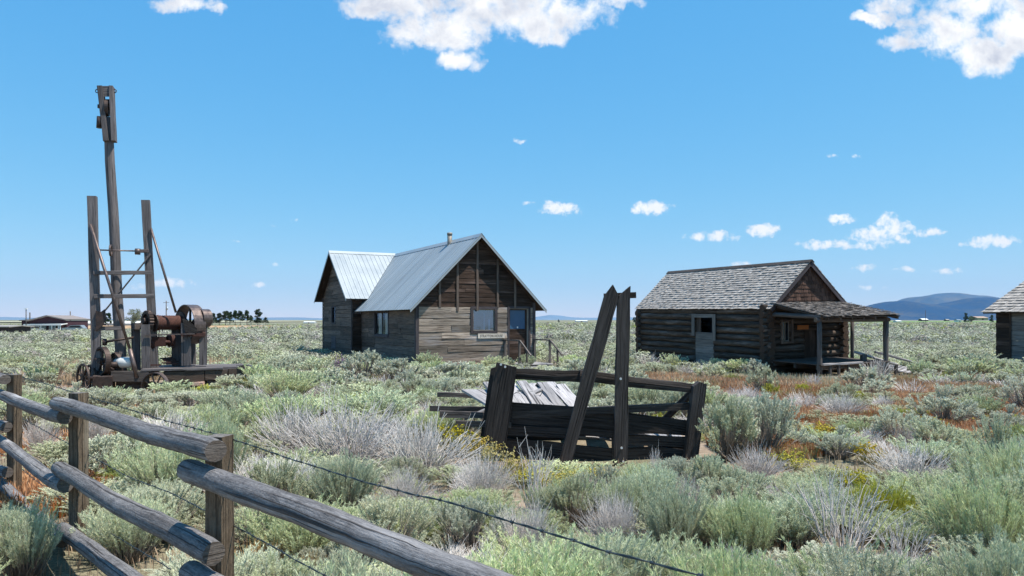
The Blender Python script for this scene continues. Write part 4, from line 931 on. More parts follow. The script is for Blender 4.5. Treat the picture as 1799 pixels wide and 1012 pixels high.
b = MB(); b.pole([rg(168, 439, .45), rg(240, 441, .6)], .022, 8); b.pole([rg(237.5, 441.5, .6), rg(246.5, 442, .6)], .095, 12, irr=.12); tb(b, rg(246, 441, .62), rg(262, 441, .66), .06, .10, up=up_); b.ring(rg(194.5, 440, .62), up_.cross(RG.d), .17, .13, .05, 16); b.build('cross_shaft', M['iron_brown'], rig)
b = MB(); tb(b, rg(180, 551, .5), rg(265.5, 446, .62), .06, .04, up=up_); b.build('diagonal_brace', M['rig_timber'], rig)
b = MB(); b.pole([rg(158.5, 394, .2), rg(228, 613, -.05)], .042, 8); b.pole([rg(228, 613, -.05), rg(241, 664, -.10)], .065, 8); b.build('stay_rod', M['iron_brown'], rig)
b = MB(); b.pole([rg(265, 401, .62), rg(309, 549, .5)], .035, 8); b.build('stay_rod', M['iron_brown'], rig)
b = MB(); sh = [rg(*p, .18) for p in ((168, 546), (177, 548), (184, 543), (186, 561), (178, 575), (168, 582))]; b.slab(sh, -RG.d, .08); b.build('bracket', M['iron'], rig)
b = MB(); b.pole([rg(182, 601, .3), rg(235, 593, .45)], .035, 8); b.ring(rg(184, 601, .3), RG.c, .1, .04, .1, 12); b.build('side_shaft', M['iron'], rig)
# winch frame
for (x_, v, y0, y1, w_) in ((239.5, .95, 650, 571, .22), (257, .45, 649, 570, .235), (310.5, 1.15, 644, 566, .26), (327.5, .5, 642, 567, .26), (340, 1.3, 640, 575, .14), (357, .75, 641, 567, .215)):
    b = MB(); tb(b, rg(x_, y0, v), rg(x_+(1.5 if x_ > 340 else .5)-1.5, y1, v), w_, .2, seg=4); b.build('winch_post', M['rig_timber'], rig)
b = MB(); b.beam(rg(244, 573, .5), rg(237, 573.5, 1.0), .22, .18, seg=2, jit=.004); b.build('winch_header', M['rig_timber'], rig)
ax = (RG.c*.84+RG.d*.54).normalized()
p_g = rg(259, 563.5, .62); b = MB(); b.ring(p_g, ax, .275, .20, .12, 44, teeth=1, th=.028); b.ring(p_g+ax*.03, ax, .21, .0, .05, 30); b.ring(p_g, ax, .09, .0, .26, 12); b.build('gear_wheel', M['iron'], rig)
p_a = rg(271, 567, .62); p_b = p_a+ax*.76; b = MB(51); n = 22; pts = [p_a.lerp(p_b, k/n) for k in range(n+1)]; b.pole(pts, .20, 18, .0, rs=[1+(.10 if k % 2 else 0)+(.06 if k in (2, 3) else 0)-(.0) for k in range(n+1)], irr=.02); b.build('cable_drum', M['rope'], rig)
b = MB(52); r_ = random.Random(4)
for k in range(3): s0 = p_a.lerp(p_b, .2+.14*k); b.pole([s0+Vector((0, -.2, .05))+Vector((.02*math.sin(j*.8+k), -.02, -.085*j-.06)) for j in range(6 if k == 1 else 4)], .013, 6)
b.build('loose_cable', M['rope'], rig)
p_f = p_b+ax*.03; b = MB(); b.ring(p_f, ax, .335, .0, .05, 32); b.ring(p_a, ax, .25, .0, .03, 28); b.build('drum_flange', M['iron'], rig)
axp = ax
p_p = rg(334, 570, .95); b = MB(); b.ring(p_p, axp, .60, .575, .36, 40); b.build('belt_pulley', M['iron_brown'], rig)
b = MB()
for k in range(3): a = k*math.pi/3+.5; s_ = axp.cross(up_).normalized(); d_ = s_*math.cos(a)+up_*math.sin(a); b.beam(p_p-d_*.58, p_p+d_*.58, .05, .05)
b.ring(p_p, axp, .09, 0, .34, 12); b.build('belt_pulley_spokes', M['iron'], rig)
p_s = rg(358, 559, .8); b = MB(); b.ring(p_s, axp, .275, .25, .28, 32); b.ring(p_s+axp*.10, axp, .255, .0, .03, 24); b.build('small_pulley', M['iron_brown'], rig)
b = MB(); sh = [rg(320, 560, .38), rg(334, 566, .34), rg(346, 577, .32), rg(346, 584, .32), rg(334, 591, .36), rg(326, 588, .36)]; b.slab(sh, -RG.d, .34); b.build('brake_hood', M['black'], rig)
b = MB(); b.beam(rg(255, 589, .30), rg(342, 586.5, .28), .05, .035, up=up_); b.build('brake_lever', M['iron_brown'], rig)
b = MB(); b.beam(rg(318, 588.5, .28), rg(361, 588, .42), .05, .09, up=up_); b.pole([rg(358, 583, .45), rg(358, 589, .45)], .05, 8); b.build('cross_bar', M['rust'], rig)
b = MB(); b.beam(rg(268, 600, .8), rg(292, 600, .8), .3, .28, up=up_); b.pole([rg(255, 601, .7), rg(305, 601, .7)], .05, 8); b.pole([rg(262, 595, .7), rg(270, 612, .7)], .07, 8); b.ring(rg(300, 598, .8), ax, .2, .0, .1, 20); b.build('crank_case', M['rust'], rig)
b = MB(53); r_ = random.Random(5)
for k in range(7): x_ = 268+r_.uniform(-8, 26); b.beam(rg(x_, 630+k*1.9, .9-.08*k), rg(x_+22, 628+k*2.2, .95-.08*k), .05, .04, up=up_)
b.build('deck_scrap', M['rust'], rig)
# flywheels and engine
def wheel(name, c_, axis, r_, wd, ns, m_, hub=.08, sp=.035, rim=.05):
    b = MB(); b.ring(c_, axis, r_, r_-rim, wd, 36); o = b.build(name, m_, rig)
    b = MB(); ax_ = Vector(axis).normalized(); s_ = ax_.cross(up_).normalized()
    for k in range(ns): a = 2*math.pi*k/ns+.3; d_ = s_*math.cos(a)+s_.cross(ax_)*math.sin(a); b.beam(c_+d_*hub*.6, c_+d_*(r_-rim*.6), sp, sp)
    b.ring(c_, ax_, hub, 0, wd*1.5, 14); b.build('spokes', m_, o); return o
wheel('flywheel', rg(180, 634, .1), ax, .40, .14, 5, M['iron'], .09, .05, .055); wheel('flywheel', rg(203, 633, .35), ax, .23, .12, 5, M['iron'], .06, .035, .035)
wx_ = ax
wheel('spoked_wheel', rg(146, 664, -.1), wx_, .40, .05, 10, M['iron']); wheel('spoked_wheel', rg(159, 662, .45), wx_, .36, .05, 10, M['iron'])
wheel('rim_wheel', rg(273, 681, -.30), (RG.c*.56+RG.d*.83).normalized(), .44, .14, 8, M['iron_brown'], rim=.03); wheel('rim_wheel', rg(433, 668, -.2), (RG.c*.56+RG.d*.83).normalized(), .46, .14, 8, M['iron_brown'], rim=.025)
b = MB(); b.pole([rg(206, 637, .25), rg(214, 637, .1), rg(229, 636.5, .1), rg(234, 637, .1)], .155, 16, irr=0, rs=[.8, 1, 1, .85]); b.build('fuel_tank', M['cream'], rig)
b = MB(); b.pole([rg(186, 641, .0), rg(212, 641, .1)], .09, 10); b.beam(rg(182, 650, .3), rg(215, 650, .3), .3, .28, up=up_); b.pole([rg(166, 630, .1), rg(200, 650, -.05)], .035, 8); b.pole([rg(190, 640, .0), rg(192, 658, .0)], .07, 8); b.build('engine_block', M['iron'], rig)
b = MB(56); b.beam(rg(166, 672, .05), rg(200, 672, .05), .5, .42, up=up_, seg=2, jit=.01, ch=.03); b.pole([rg(150, 664, .0), rg(200, 668, .1)], .06, 8); b.build('axle_block', M['iron'], rig)
b = MB(); b.beam(rg(205, 676, .3), rg(262, 676, .3), .3, .2, up=up_, seg=2, jit=.01); b.build('lower_sill', M['rig_dark'], rig)
# bed
b = MB(54); b.beam(rg(196, 661, -.02), rg(262, 661, -.02), .22, .30, up=up_, seg=4, jit=.005, ch=.01); b.build('front_sill', M['rig_dark'], rig)
for (x0, x1, ya, yb) in ((287, 325, 653, 673), (325.5, 359, 652, 671), (360.5, 400, 650, 668), (401.5, 428, 648, 665)):
    b = MB(); p = rg(x0, yb, -.1); q = rg(x1, yb, -.1); t0 = rg(x0, ya, -.1); t1 = rg(x1, ya, -.1); D_ = RG.d*2.5
    b.hexa([p, q, t1, t0], [p+D_, q+D_, t1+D_, t0+D_]); b.build('bed_timber', M['rig_dark'], rig)
b = MB(55)
for k, (xa, xb, v0_) in enumerate(((249, 392, .0), (252, 428, .28), (262, 428, .56), (262, 415, .86), (270, 428, 1.15), (270, 428, 1.45), (280, 426, 1.75))):
    za = RG.inv(rg(300, 651, .0))[2]+.03; pa = RG.inv(rg(xa, 650, v0_)); pb = RG.inv(rg(xb, 650, v0_)); b.beam(RG(pa[0], v0_, za), RG(pb[0], v0_, za), .27, .06, up=up_, seg=5, jit=.006)
b.build('deck_boards', M['rig_timber'], rig)
b = MB()
for x_ in (298, 340, 375, 395): p = rg(x_, 678, .1); b.beam(p+Vector((0, -.0, -.1)), p+Vector((0, 0, .16)), .32, .3, up=RG.d)
b.build('wooden_blocking', M['rig_dark'], rig)
for i, x_ in enumerate((345, 352)):
    p = rg(x_, 677, -.2); b = MB(); b.beam(p+Vector((-.1, 0, .03)), p+Vector((.1, .0, .05)), .14, .12, up=up_, jit=.01, ch=.02)
    tag(b.build('brick', bpy.data.materials['pink grey rock'], origin=p), ('reddish brick under the drilling rig bed, left of the pair', 'reddish brick under the drilling rig bed, right of the pair')[i], 'brick')

# ------------------------------------------------------------------ ruined loading chute
chute = empty('loading_chute', (1.2, 10.4, 0), 'collapsed blackened timber loading chute with crossed tall posts, in the middle foreground', 'loading chute')
def rough(pts, step=.28, j=.006, r=random.Random(9)):
    out = []
    for i in range(len(pts)):
        a, c = Vector(pts[i]), Vector(pts[(i+1) % len(pts)]); n = max(1, int((c-a).length/step)); out.append(a)
        for k in range(1, n): out.append(a.lerp(c, k/n)+Vector((r.uniform(-j, j), 0, r.uniform(-j, j))))
    return out
def pb(name, pts, Yd, t, m_='black', par=None, j=.006, Y2=None):
    """a board whose face outline was measured; Yd may differ at its two ends"""
    xs_ = [p[0] for p in pts]; x0, x1 = min(xs_), max(xs_)
    f = lambda p: Yd if Y2 is None else Yd+(Y2-Yd)*(p[0]-x0)/(x1-x0)
    b = MB(); b.slab(rough([at(p[0], p[1], f(p)) for p in pts], j=j), (0, -1, 0), t); return b.build(name, M[m_], par or chute)
# boards are listed long edge first
pb('post', [(845, 796), (872, 637), (908, 646), (886, 806)], 10.25, .13)
pb('post', [(840, 790), (862, 648), (874, 644), (860, 792)], 10.40, .10)
pb('post', [(974, 842), (1062, 520), (1077, 500), (1088, 521), (996, 842)], 9.98, .085)
pb('post', [(1078, 846), (1086, 521), (1108, 502.5), (1107, 530), (1102, 846)], 9.98, .12)
pb('post', [(1203, 812), (1219, 679), (1230, 671), (1242, 675), (1226, 812)], 10.22, .17)
b = MB(); b.beam(at(1061, 520.5, 10.1), at(1117, 518.5, 10.1), .07, .075, up=up_, seg=2, jit=.003); b.build('cross_piece', M['black'], chute)
for i, (p, q, r0, r1) in enumerate((((900, 657), (1030, 662), .075, .078), ((1018, 660), (1226, 684), .078, .062))):
    b = MB(60+i); A_, B_ = at(*p, 10.36-(.03*i)), at(*q, 10.40); n = 7; b.sweep([A_.lerp(B_, k/n)+Vector((0, 0, .006*math.sin(k*1.3))) for k in range(n+1)], [(-.05, -r0), (.05, -r0), (.06, 0), (.045, r0), (-.045, r0), (-.055, 0)], up_, [1+(r1/r0-1)*k/n for k in range(n+1)], .005); b.build('top_rail', M['black'], chute)
b = MB(62); A_, B_ = at(900, 728, 10.5), at(1222, 713, 10.40); b.sweep([A_.lerp(B_, k/8) for k in range(9)], [(-.045, -.05), (.045, -.05), (.045, .05), (-.045, .05)], up_, None, .005); b.build('middle_rail', M['black'], chute)
b = MB(63); b.beam(at(1160, 744, 10.9), at(1222, 683, 10.5), .09, .09, seg=4, jit=.006, ch=.015); b.build('brace', M['black'], chute)
pb('side_board', [(866, 704), (1100, 722), (1100, 772), (1078, 770), (862, 745)], 10.46, .045, Y2=10.42)
pb('side_board', [(1078, 722), (1218, 740), (1218, 766), (1150, 762), (1080, 764)], 10.40, .045)
pb('side_board', [(864, 745.5), (930, 749), (1012, 754.5), (1012, 772), (930, 766), (862, 764)], 10.43, .045)
pb('side_board', [(862, 768), (905, 772), (968, 776), (1085, 790), (1085, 816), (862, 800)], 10.48, .045)
pb('side_board', [(1075, 762), (1218, 768), (1218, 787), (1150, 783), (1075, 786)], 10.44, .04)
pb('side_board', [(1075, 787), (1160, 786), (1218, 792), (1218, 812), (1075, 816)], 10.47, .045)
pb('side_board', [(862, 802), (1080, 818), (1080, 840), (862, 834)], 10.6, .045)  # black board added low, standing in for the chute's dark inside
pb('side_board', [(990, 818), (1212, 812), (1212, 836), (990, 846)], 10.35, .045)  # second black board added to fill the shaded foot of the chute
b = MB(); b.beam(Vector((-.3, 11.95, .35)), Vector((2.6, 11.95, .15)), .04, .34, seg=5, jit=.006); b.beam(Vector((-.3, 11.97, .0)), Vector((2.6, 11.97, -.05)), .04, .28, seg=5, jit=.006); b.build('far_side_board', M['black'], chute)  # far boards added low so the chute's inside reads dark
# protruding side stringers at the left end
for i, (xa, xb, ya, th, Yd) in enumerate(((755, 866, 716, .045, 10.75), (772, 866, 726, .05, 10.55), (800, 868, 742, .05, 10.40), (768, 820, 691, .06, 12.1))):
    b = MB(70+i); b.beam(at(xa, ya+th*30, Yd), at(xb+30, ya+3+th*30, Yd+.05), .07, .075 if i != 1 else .09, up=up_, seg=4, jit=.005); b.build('stringer', M['rig_dark'], chute)
# sloping floor of cross planks, low at the right and high at the left
r_ = random.Random(12); u0x, u1x = .15, 2.55
b = MB(); 
for yy_ in (10.62, 11.25, 11.9):
    b.beam(Vector((-.35, yy_, .66)), Vector((2.5, yy_, .06)), .09, .13, seg=5, jit=.008)
b.build('floor_joist', M['black'], chute)
for k in range(17):
    x_ = -.30+k*.172; z_ = .735-(x_+.35)*.21
    if k in (9, 12): continue
    p = Vector((x_+r_.uniform(-.02, .02), 10.54, z_-.03)); q = Vector((x_+r_.uniform(-.08, .05), 12.05+r_.uniform(-.12, .08), z_+r_.uniform(-.03, .03)))
    if k < 8: p.x += .16; q.x -= .10; q.z = .93+r_.uniform(-.03, .04)-k*.012; p.z = .70-.012*k+r_.uniform(-.015, .02); q.y += r_.uniform(-.35, .1)
    b = MB(); b.beam(p, q, .15, .03, up=up_, seg=6, jit=.006, bend=.02); b.build('floor_plank', M['plank_grey'], chute)
b = MB(81); b.slab(rough([at(811, 684, 11.6), at(853, 709, 10.72), at(868, 709, 10.7), at(866, 684, 11.6)]), (0, 0, 1), .035); b.build('floor_plank', M['plank_grey'], chute)
LP = [((896, 716, 10.75), (950, 684, 11.4), .085, 'long pale loose plank leaning up toward the right inside the chute'), ((893, 722, 10.72), (971, 699, 11.2), .07, 'second pale loose plank angled across the chute floor'),
      ((905, 705, 11.0), (1004, 709, 10.95), .05, 'thin pale batten lying level across the chute floor'), ((816, 736, 10.6), (866, 713, 10.75), .09, 'short pale plank leaning over the left stringers of the chute'),
      ((940, 690, 11.5), (1003, 719, 10.8), .10, 'grey broken plank sloping down to the slanted chute post'), ((908, 690, 11.7), (990, 676, 12.2), .08, 'grey loose plank at the back of the chute floor'),
      ((1004, 752, 10.85), (1086, 768, 10.80), .16, 'bright loose plank lying low behind the tall chute post'), ((921, 716, 10.9), (948, 672, 11.9), .07, 'dark thin loose plank standing on edge in the chute'), ((900, 706, 11.1), (938, 674, 11.9), .11, 'wide grey loose plank pointing away at the left of the heap'), ((955, 674, 12.0), (1001, 706, 11.1), .10, 'pale loose plank along the right edge of the heap'), ((912, 698, 11.3), (985, 688, 11.6), .09, 'broad pale loose plank lying across the middle of the heap'), ((1010, 768, 10.75), (1080, 774, 10.72), .09, 'lower bright loose plank behind the tall chute post'), ((872, 698, 11.2), (900, 684, 11.6), .10, 'short grey loose plank just behind the left chute post')]
for i, (a, c, w_, lab) in enumerate(LP):
    b = MB(90+i); A_, B_ = at(*a), at(*c); b.beam(A_, B_, w_, .028, up=up_, seg=6, jit=.004, bend=.02); tag(b.build('loose_plank', M['plank_grey' if i != 7 else 'black'], origin=(A_+B_)/2), lab, 'plank', 'loose planks on the chute')
b = MB(99); r_ = random.Random(3)
for k in range(3): c0 = at(905+k*14, 703, 11.2); b.pole([c0+Vector((.16*math.cos(a+k), .1*math.sin(a), .07+.07*math.sin(a*1.5+k))) for a in np.linspace(0, 5.5, 16)], .006, 5)
tag(b.build('wire_coil', M['wire'], origin=at(918, 703, 11.2)), 'tangle of old wire lying on the chute floor', 'wire')
FOOT.append((Frame(-.45, 10.0, 0), 0, 3.4, 0, 2.1))
# white enamel flecks are nail heads: small bolts on the tall post
b = MB()
for (x_, y_) in ((1090.5, 665.5), (1092, 787), (1095, 811), (880, 640.5), (887.5, 644.5)): p = at(x_, y_, 9.965 if x_ > 1000 else 10.235); b.ring(p, (0, 1, 0), .016, 0, .02, 8)
b.build('bolt', M['cream'], chute)

# ------------------------------------------------------------------ pole fence with barbed wire
P1, P2 = Vector((-1.52, 3.84, 0)), Vector((-3.57, 6.09, 0)); fd = (P2-P1).normalized(); fn = Vector((-fd.y, fd.x, 0)); fn = fn if fn.dot(-P1) > 0 else -fn
P3 = Vector((-5.45, 8.1, 0)); P4 = P3+(P3-P2); P0 = P1-(P2-P1)
def fpl(px, py, off):
    """where the sight line meets the vertical plane of the fence moved off metres toward the viewer"""
    e = Vector((0, 0, EYE)); r = Vector(((px-CX)/FPX, 1, (HZ-py)/FPX)); o = P1+fn*off; t = (o-e).dot(fn)/r.dot(fn); return e+r*t
FLAB = {'r1': 'the nearest bay, running out of the bottom edge', 'r2': 'the middle bay between the two nearest posts', 'r3': 'the bay at the left edge of the picture', 'r4': 'the far bay past the leftmost post'}
ztops = {0: 1.30, 1: None, 2: None, 3: None}
for i, (p, pxy, wpx, lab) in enumerate(((P1, (385, 765), 37, 'nearest square brown fence post, carrying three rail ends'), (P2, (137, 690), 26, 'second brown fence post, behind two crossed rail ends'), (P3, (25, 658), 23, 'third fence post, at the left edge of the picture'), (P0, None, 36, 'fence post just outside the bottom edge holding the nearest rail'))):
    b = MB(100+i); z1 = EYE-(pxy[1]-HZ)*p.y/FPX if pxy else 1.28; w_ = .105
    n = 9; sec = [(-w_/2, -w_/2), (w_/2-.01, -w_/2), (w_/2, -w_/2+.01), (w_/2, w_/2-.01), (w_/2-.012, w_/2), (-w_/2, w_/2)]
    x_ = p+Vector((0, 0, 0)); b.sweep([x_+Vector((0, 0, -.2+(z1+.2)*k/n)) for k in range(n+1)], sec, Vector((.25, 1, 0)), None, .0035)
    tag(b.build('fence_post', M['fence_post'], origin=p), lab, 'fence post', 'square posts of the pole fence')
def rail(pts, r0, r1, lab, seed, off=.13, cracks=2):
    b = MB(seed); W = [fpl(x, y, off) for (x, y) in pts]; P = []
    # resample smooth
    for i in range(len(W)-1):
        p0 = W[max(i-1, 0)]; p1 = W[i]; p2 = W[i+1]; p3 = W[min(i+2, len(W)-1)]; n = 6
        for k in range(n): t = k/n; P.append(.5*((2*p1)+(p2-p0)*t+(2*p0-5*p1+4*p2-p3)*t*t+(3*p1-p0-3*p2+p3)*t*t*t))
    P.append(W[-1]); n = len(P); rr = b.r; P = [p+Vector((rr.uniform(-1, 1), rr.uniform(-1, 1), rr.uniform(-1, 1)))*.002 for p in P]
    ns = 26; sec = []; crk = [rr.randrange(ns) for _ in range(cracks)]
    for k in range(ns):
        r2 = r0*(1+rr.uniform(-.02, .02)+.03*math.sin(k*2*math.pi/ns*2+seed))*(.93 if k in crk else 1); a = 2*math.pi*k/ns; sec.append((r2*math.cos(a), r2*math.sin(a)))
    sc_ = [(1+(r1/r0-1)*k/(n-1))*(1+.03*math.sin(k*.9+seed)+rr.uniform(-.012, .012)) for k in range(n)]; sc_[0] *= .90; sc_[-1] *= .95
    b.sweep(P, sec, up_, sc_, .0009, True); c_ = (P[0]+P[-1])/2
    tag(b.build('fence_rail', M['fence_rail'], origin=c_), lab, 'fence rail', 'round rails of the pole fence')
rail([(331, 826), (400, 852), (520, 895), (650, 948), (760, 992), (868, 1032), (1000, 1082)], .062, .045, 'top rail of the nearest fence bay, running off the bottom edge', 1, off=.125)
rail([(334, 1004), (400, 1045), (520, 1120), (650, 1200)], .062, .05, 'middle rail of the nearest fence bay, only its end showing at the bottom', 2, off=.125)
rail([(99, 708), (130, 717), (189, 735), (225, 748), (264, 762), (320, 776), (380, 793)], .058, .056, 'top rail between the nearest and second fence posts', 3)
rail([(102, 822), (130, 838), (170, 864), (214, 890), (264, 914), (320, 942), (376, 972)], .058, .060, 'middle rail between the nearest and second fence posts', 4)
rail([(108, 930), (135, 948), (170, 974), (226, 1016), (290, 1060), (376, 1118)], .058, .06, 'lowest rail between the nearest and second fence posts', 5)
rail([(-90, 664), (-40, 681), (0, 693), (30, 705), (57, 716), (90, 727), (114, 733)], .058, .058, 'top rail between the second and third fence posts', 6)
rail([(-95, 720), (-40, 748), (0, 774), (38, 802), (75, 832), (100, 848), (115, 853)], .058, .060, 'middle rail between the second and third fence posts', 7)
rail([(-95, 775), (-40, 812), (0, 848), (38, 884), (75, 918), (112, 950)], .058, .06, 'lowest rail between the second and third fence posts', 8)
rail([(-200, 625), (-80, 645), (-30, 655), (9, 667)], .055, .055, 'top rail end left of the third fence post', 9)
rail([(-200, 680), (-80, 722), (-30, 738), (12, 750)], .055, .055, 'middle rail end left of the third fence post', 10)
rail([(-200, 725), (-80, 790), (-30, 815), (13, 830)], .055, .055, 'lowest rail end left of the third fence post', 11)
def wire(pts, lab, seed, off=-.07):
    b = MB(seed); W = [fpl(x, y, off) for (x, y) in pts]; rr = b.r; P = []
    for i in range(len(W)-1):
        n = max(2, int((W[i+1]-W[i]).length/.06))
        for k in range(n): P.append(W[i].lerp(W[i+1], k/n)+Vector((rr.uniform(-1, 1), rr.uniform(-1, 1), rr.uniform(-1, 1)))*.0016)
    P.append(W[-1])
    for ph in (0, math.pi):
        L = 0; Q = []
        for i, p in enumerate(P):
            Q.append(p+Vector((0, math.cos(i*1.6+ph), math.sin(i*1.6+ph)))*.0022)
        b.pole(Q, .0021, 5, irr=0, cap=False)
    d = .1; acc = 0
    for i in range(1, len(P)):
        acc += (P[i]-P[i-1]).length
        if acc > .115:
            acc = 0; t = (P[i]-P[i-1]).normalized(); s1_ = t.cross(up_).normalized()
            for k in range(2): a = rr.uniform(0, 3.1); dd = (s1_*math.cos(a)+up_*math.sin(a))*.014; b.pole([P[i]-dd+t*.004*k, P[i]+dd+t*.004*k], .0014, 4, irr=0, cap=False)
            b.pole([P[i]-t*.006, P[i]+t*.006], .0048, 6, irr=0, cap=False)
    tag(b.build('barbed_wire', M['wire'], origin=W[0]), lab, 'wire', 'strands of barbed wire along the fence')
wire([(-120, 630), (-40, 648), (27, 660), (80, 674), (140, 693), (205, 712), (290, 739), (392, 766), (507, 805), (650, 850), (793, 884), (900, 917), (1068, 969), (1231, 1012), (1400, 1062)], 'top strand of barbed wire crossing the whole foreground', 1)
wire([(-80, 690), (14, 722), (70, 752), (130, 785), (226, 838), (300, 866), (372, 903), (472, 956), (520, 984), (640, 1048)], 'middle strand of barbed wire behind the fence rails', 2)
wire([(-80, 755), (14, 803), (60, 842), (130, 893), (200, 940), (300, 1000)], 'lowest strand of barbed wire, seen by the second and third posts', 3)
# ------------------------------------------------------------------ far buildings, vehicles, poles and trees
def px_at(px, Yd): return (px-CX)*Yd/FPX
def bx(b, x0, x1, y0, y1, z0, z1, tone=.5): b.hexa([(x0, y0, z0), (x0, y1, z0), (x0, y1, z1), (x0, y0, z1)], [(x1, y0, z0), (x1, y1, z0), (x1, y1, z1), (x1, y0, z1)], tone)
Yv = 178.0; zb = -1.0; vx = lambda px: px_at(px, Yv)
vz = lambda py: EYE-(py-HZ)*Yv/FPX
vc = empty('red_building', (vx(78), Yv, zb), 'low dark red building with white trimmed gable and front awning, far left', 'building')
b = MB(); bx(b, vx(38), vx(117), Yv, Yv+9, zb-.3, vz(563)); b.poly([(vx(53), Yv-.05, vz(563)), (vx(117), Yv-.05, vz(563)), (vx(86), Yv-.05, vz(555))]); bx(b, vx(53), vx(54), Yv-.3, Yv, vz(563), vz(562)); b.build('wall', M['red_wall'], vc)
b = MB(); n_ = (0, -.1, 1)
b.slab([(vx(50), Yv-1.2, vz(563)), (vx(86.5), Yv-1.2, vz(553.8)), (vx(86.5), Yv+9.5, vz(553.8)), (vx(50), Yv+9.5, vz(563))], (-.25, 0, 1), .25); b.slab([(vx(86.5), Yv-1.2, vz(553.8)), (vx(119), Yv-1.2, vz(560.5)), (vx(119), Yv+9.5, vz(560.5)), (vx(86.5), Yv+9.5, vz(553.8))], (.25, 0, 1), .25)
b.slab([(vx(36), Yv-.6, vz(562.5)), (vx(53), Yv-.6, vz(561)), (vx(53), Yv+9.5, vz(559.5)), (vx(36), Yv+9.5, vz(561))], (0, 0, 1), .2); b.build('roof', plain('tan roofing', (.24,.20,.18)), vc)
b = MB(); b.slab([(vx(54), Yv-2.6, vz(570.8)), (vx(119), Yv-2.6, vz(570)), (vx(119), Yv, vz(568)), (vx(54), Yv, vz(568.8))], (0, 0, 1), .16); bx(b, vx(54), vx(119), Yv-2.7, Yv-2.6, vz(571.7), vz(569.3)); b.build('awning', M['white'], vc)
for q in (83, 102, 113.5, 116.5): b = MB(); bx(b, vx(q)-.09, vx(q)+.09, Yv-2.5, Yv-2.3, zb, vz(570.5)); b.build('porch_post', M['white'], vc)
for (a, c) in ((64, 81), (86, 99)): b = MB(); bx(b, vx(a), vx(c), Yv-.06, Yv+.05, vz(579), vz(572.5)); b.build('window', M['glass'], vc)
b = MB(); bx(b, vx(104), vx(112), Yv-.06, Yv, zb, vz(571)); b.build('door', plain('brown red door', (.16,.05,.04)), vc)
def car(px_, Yd, L, yaw, m_, lab, zz, van=False):
    c = empty('parked_car', (px_at(px_, Yd), Yd, zz), lab, 'car', 'vehicles parked by the red building'); c_, s_ = math.cos(yaw), math.sin(yaw); P = lambda x, y, z: Vector((px_at(px_, Yd)+x*c_-y*s_, Yd+x*s_+y*c_, zz+z))
    prof = [(-L/2, .35), (-L/2, .85), (-L/2+.15, 1.0), (-L*.26, 1.08), (-L*.10, 1.62), (L*.36, 1.66), (L*.47, 1.05), (L/2, .95), (L/2, .35)] if van else [(-L/2, .35), (-L/2, .8), (-L*.25, .95), (-L*.12, 1.42), (L*.20, 1.42), (L*.36, .98), (L/2, .9), (L/2, .35)]
    b = MB(); ps = [P(x, -.88, z) for x, z in prof]; b.slab(ps, P(0, -1, 0)-P(0, 0, 0), 1.76, .5); b.build('body', m_, c)
    b = MB(); g = [(-L*.22, 1.08), (-L*.10, 1.52), (L*.32, 1.55), (L*.42, 1.08)] if van else [(-L*.22, .95), (-L*.11, 1.36), (L*.18, 1.36), (L*.32, .97)]; b.slab([P(x, -.9, z) for x, z in g], P(0, -1, 0)-P(0, 0, 0), 1.8, .5); b.build('window', M['tyre'], c)
    for x in (-L*.31, L*.31):
        for y in (-.86, .86): b = MB(); b.ring(P(x, y, .34), P(0, 1, 0)-P(0, 0, 0), .34, 0, .22, 16); b.build('wheel', M['tyre'], c)
car(56, 165, 4.3, 1.15, M['car_silver'], 'pale silver car parked in front of the red building, seen end on', -.93)
car(32, 185, 4.6, .2, M['car_dark'], 'low dark car left of the far red building', -1.0)
car(131, 174, 4.9, .05, M['car_silver'], 'grey estate car parked at the right end of the red building', -.98, True)
car(124, 181, 4.6, .1, M['car_dark'], 'dark vehicle mostly hidden behind the grey estate car', -1.0, True)
def pole_(name, px_, Yd, pt, lab, arm=0, lamp=False, w_=.13, zz=0):
    x = px_at(px_, Yd); z1 = EYE-(pt-HZ)*Yd/FPX; o = empty(name, (x, Yd, zz), lab, 'lamp post' if lamp else 'utility pole'); b = MB(); b.pole([(x, Yd, zz), (x, Yd, z1)], w_, 8, irr=0); b.build('pole', M['porch_post'], o)
    if arm:
        b = MB(); b.beam((x-arm, Yd, z1-.6), (x+arm, Yd, z1-.6), .12, .12); b.build('crossarm', M['porch_post'], o)
        b = MB(); b.pole([(x+.3, Yd, z1-3.2), (x+.3, Yd, z1-2.3)], .25, 8, irr=0); b.build('transformer', M['car_silver'], o)
    if lamp: b = MB(); bx(b, x-.25, x+.25, Yd-.2, Yd+.2, z1, z1+.22); b.build('lamp_head', M['white'], o)
pole_('lamp_post', 45.8, 172, 543.5, 'tall yard light with a white lamp head left of the red building', lamp=True, w_=.1, zz=-1)
pole_('utility_pole', 52.5, 210, 549, 'short pole rising behind the left wing of the red building', w_=.16, zz=-1)
pole_('utility_pole', 123.5, 215, 547, 'bare pole just right of the red building', w_=.14, zz=-1)
pole_('utility_pole', 292, 260, 528.5, 'utility pole with crossarm behind the winch', arm=1.0, w_=.17)
pole_('utility_pole', 1626, 420, 545, 'thin distant pole in front of the blue hill', w_=.12)
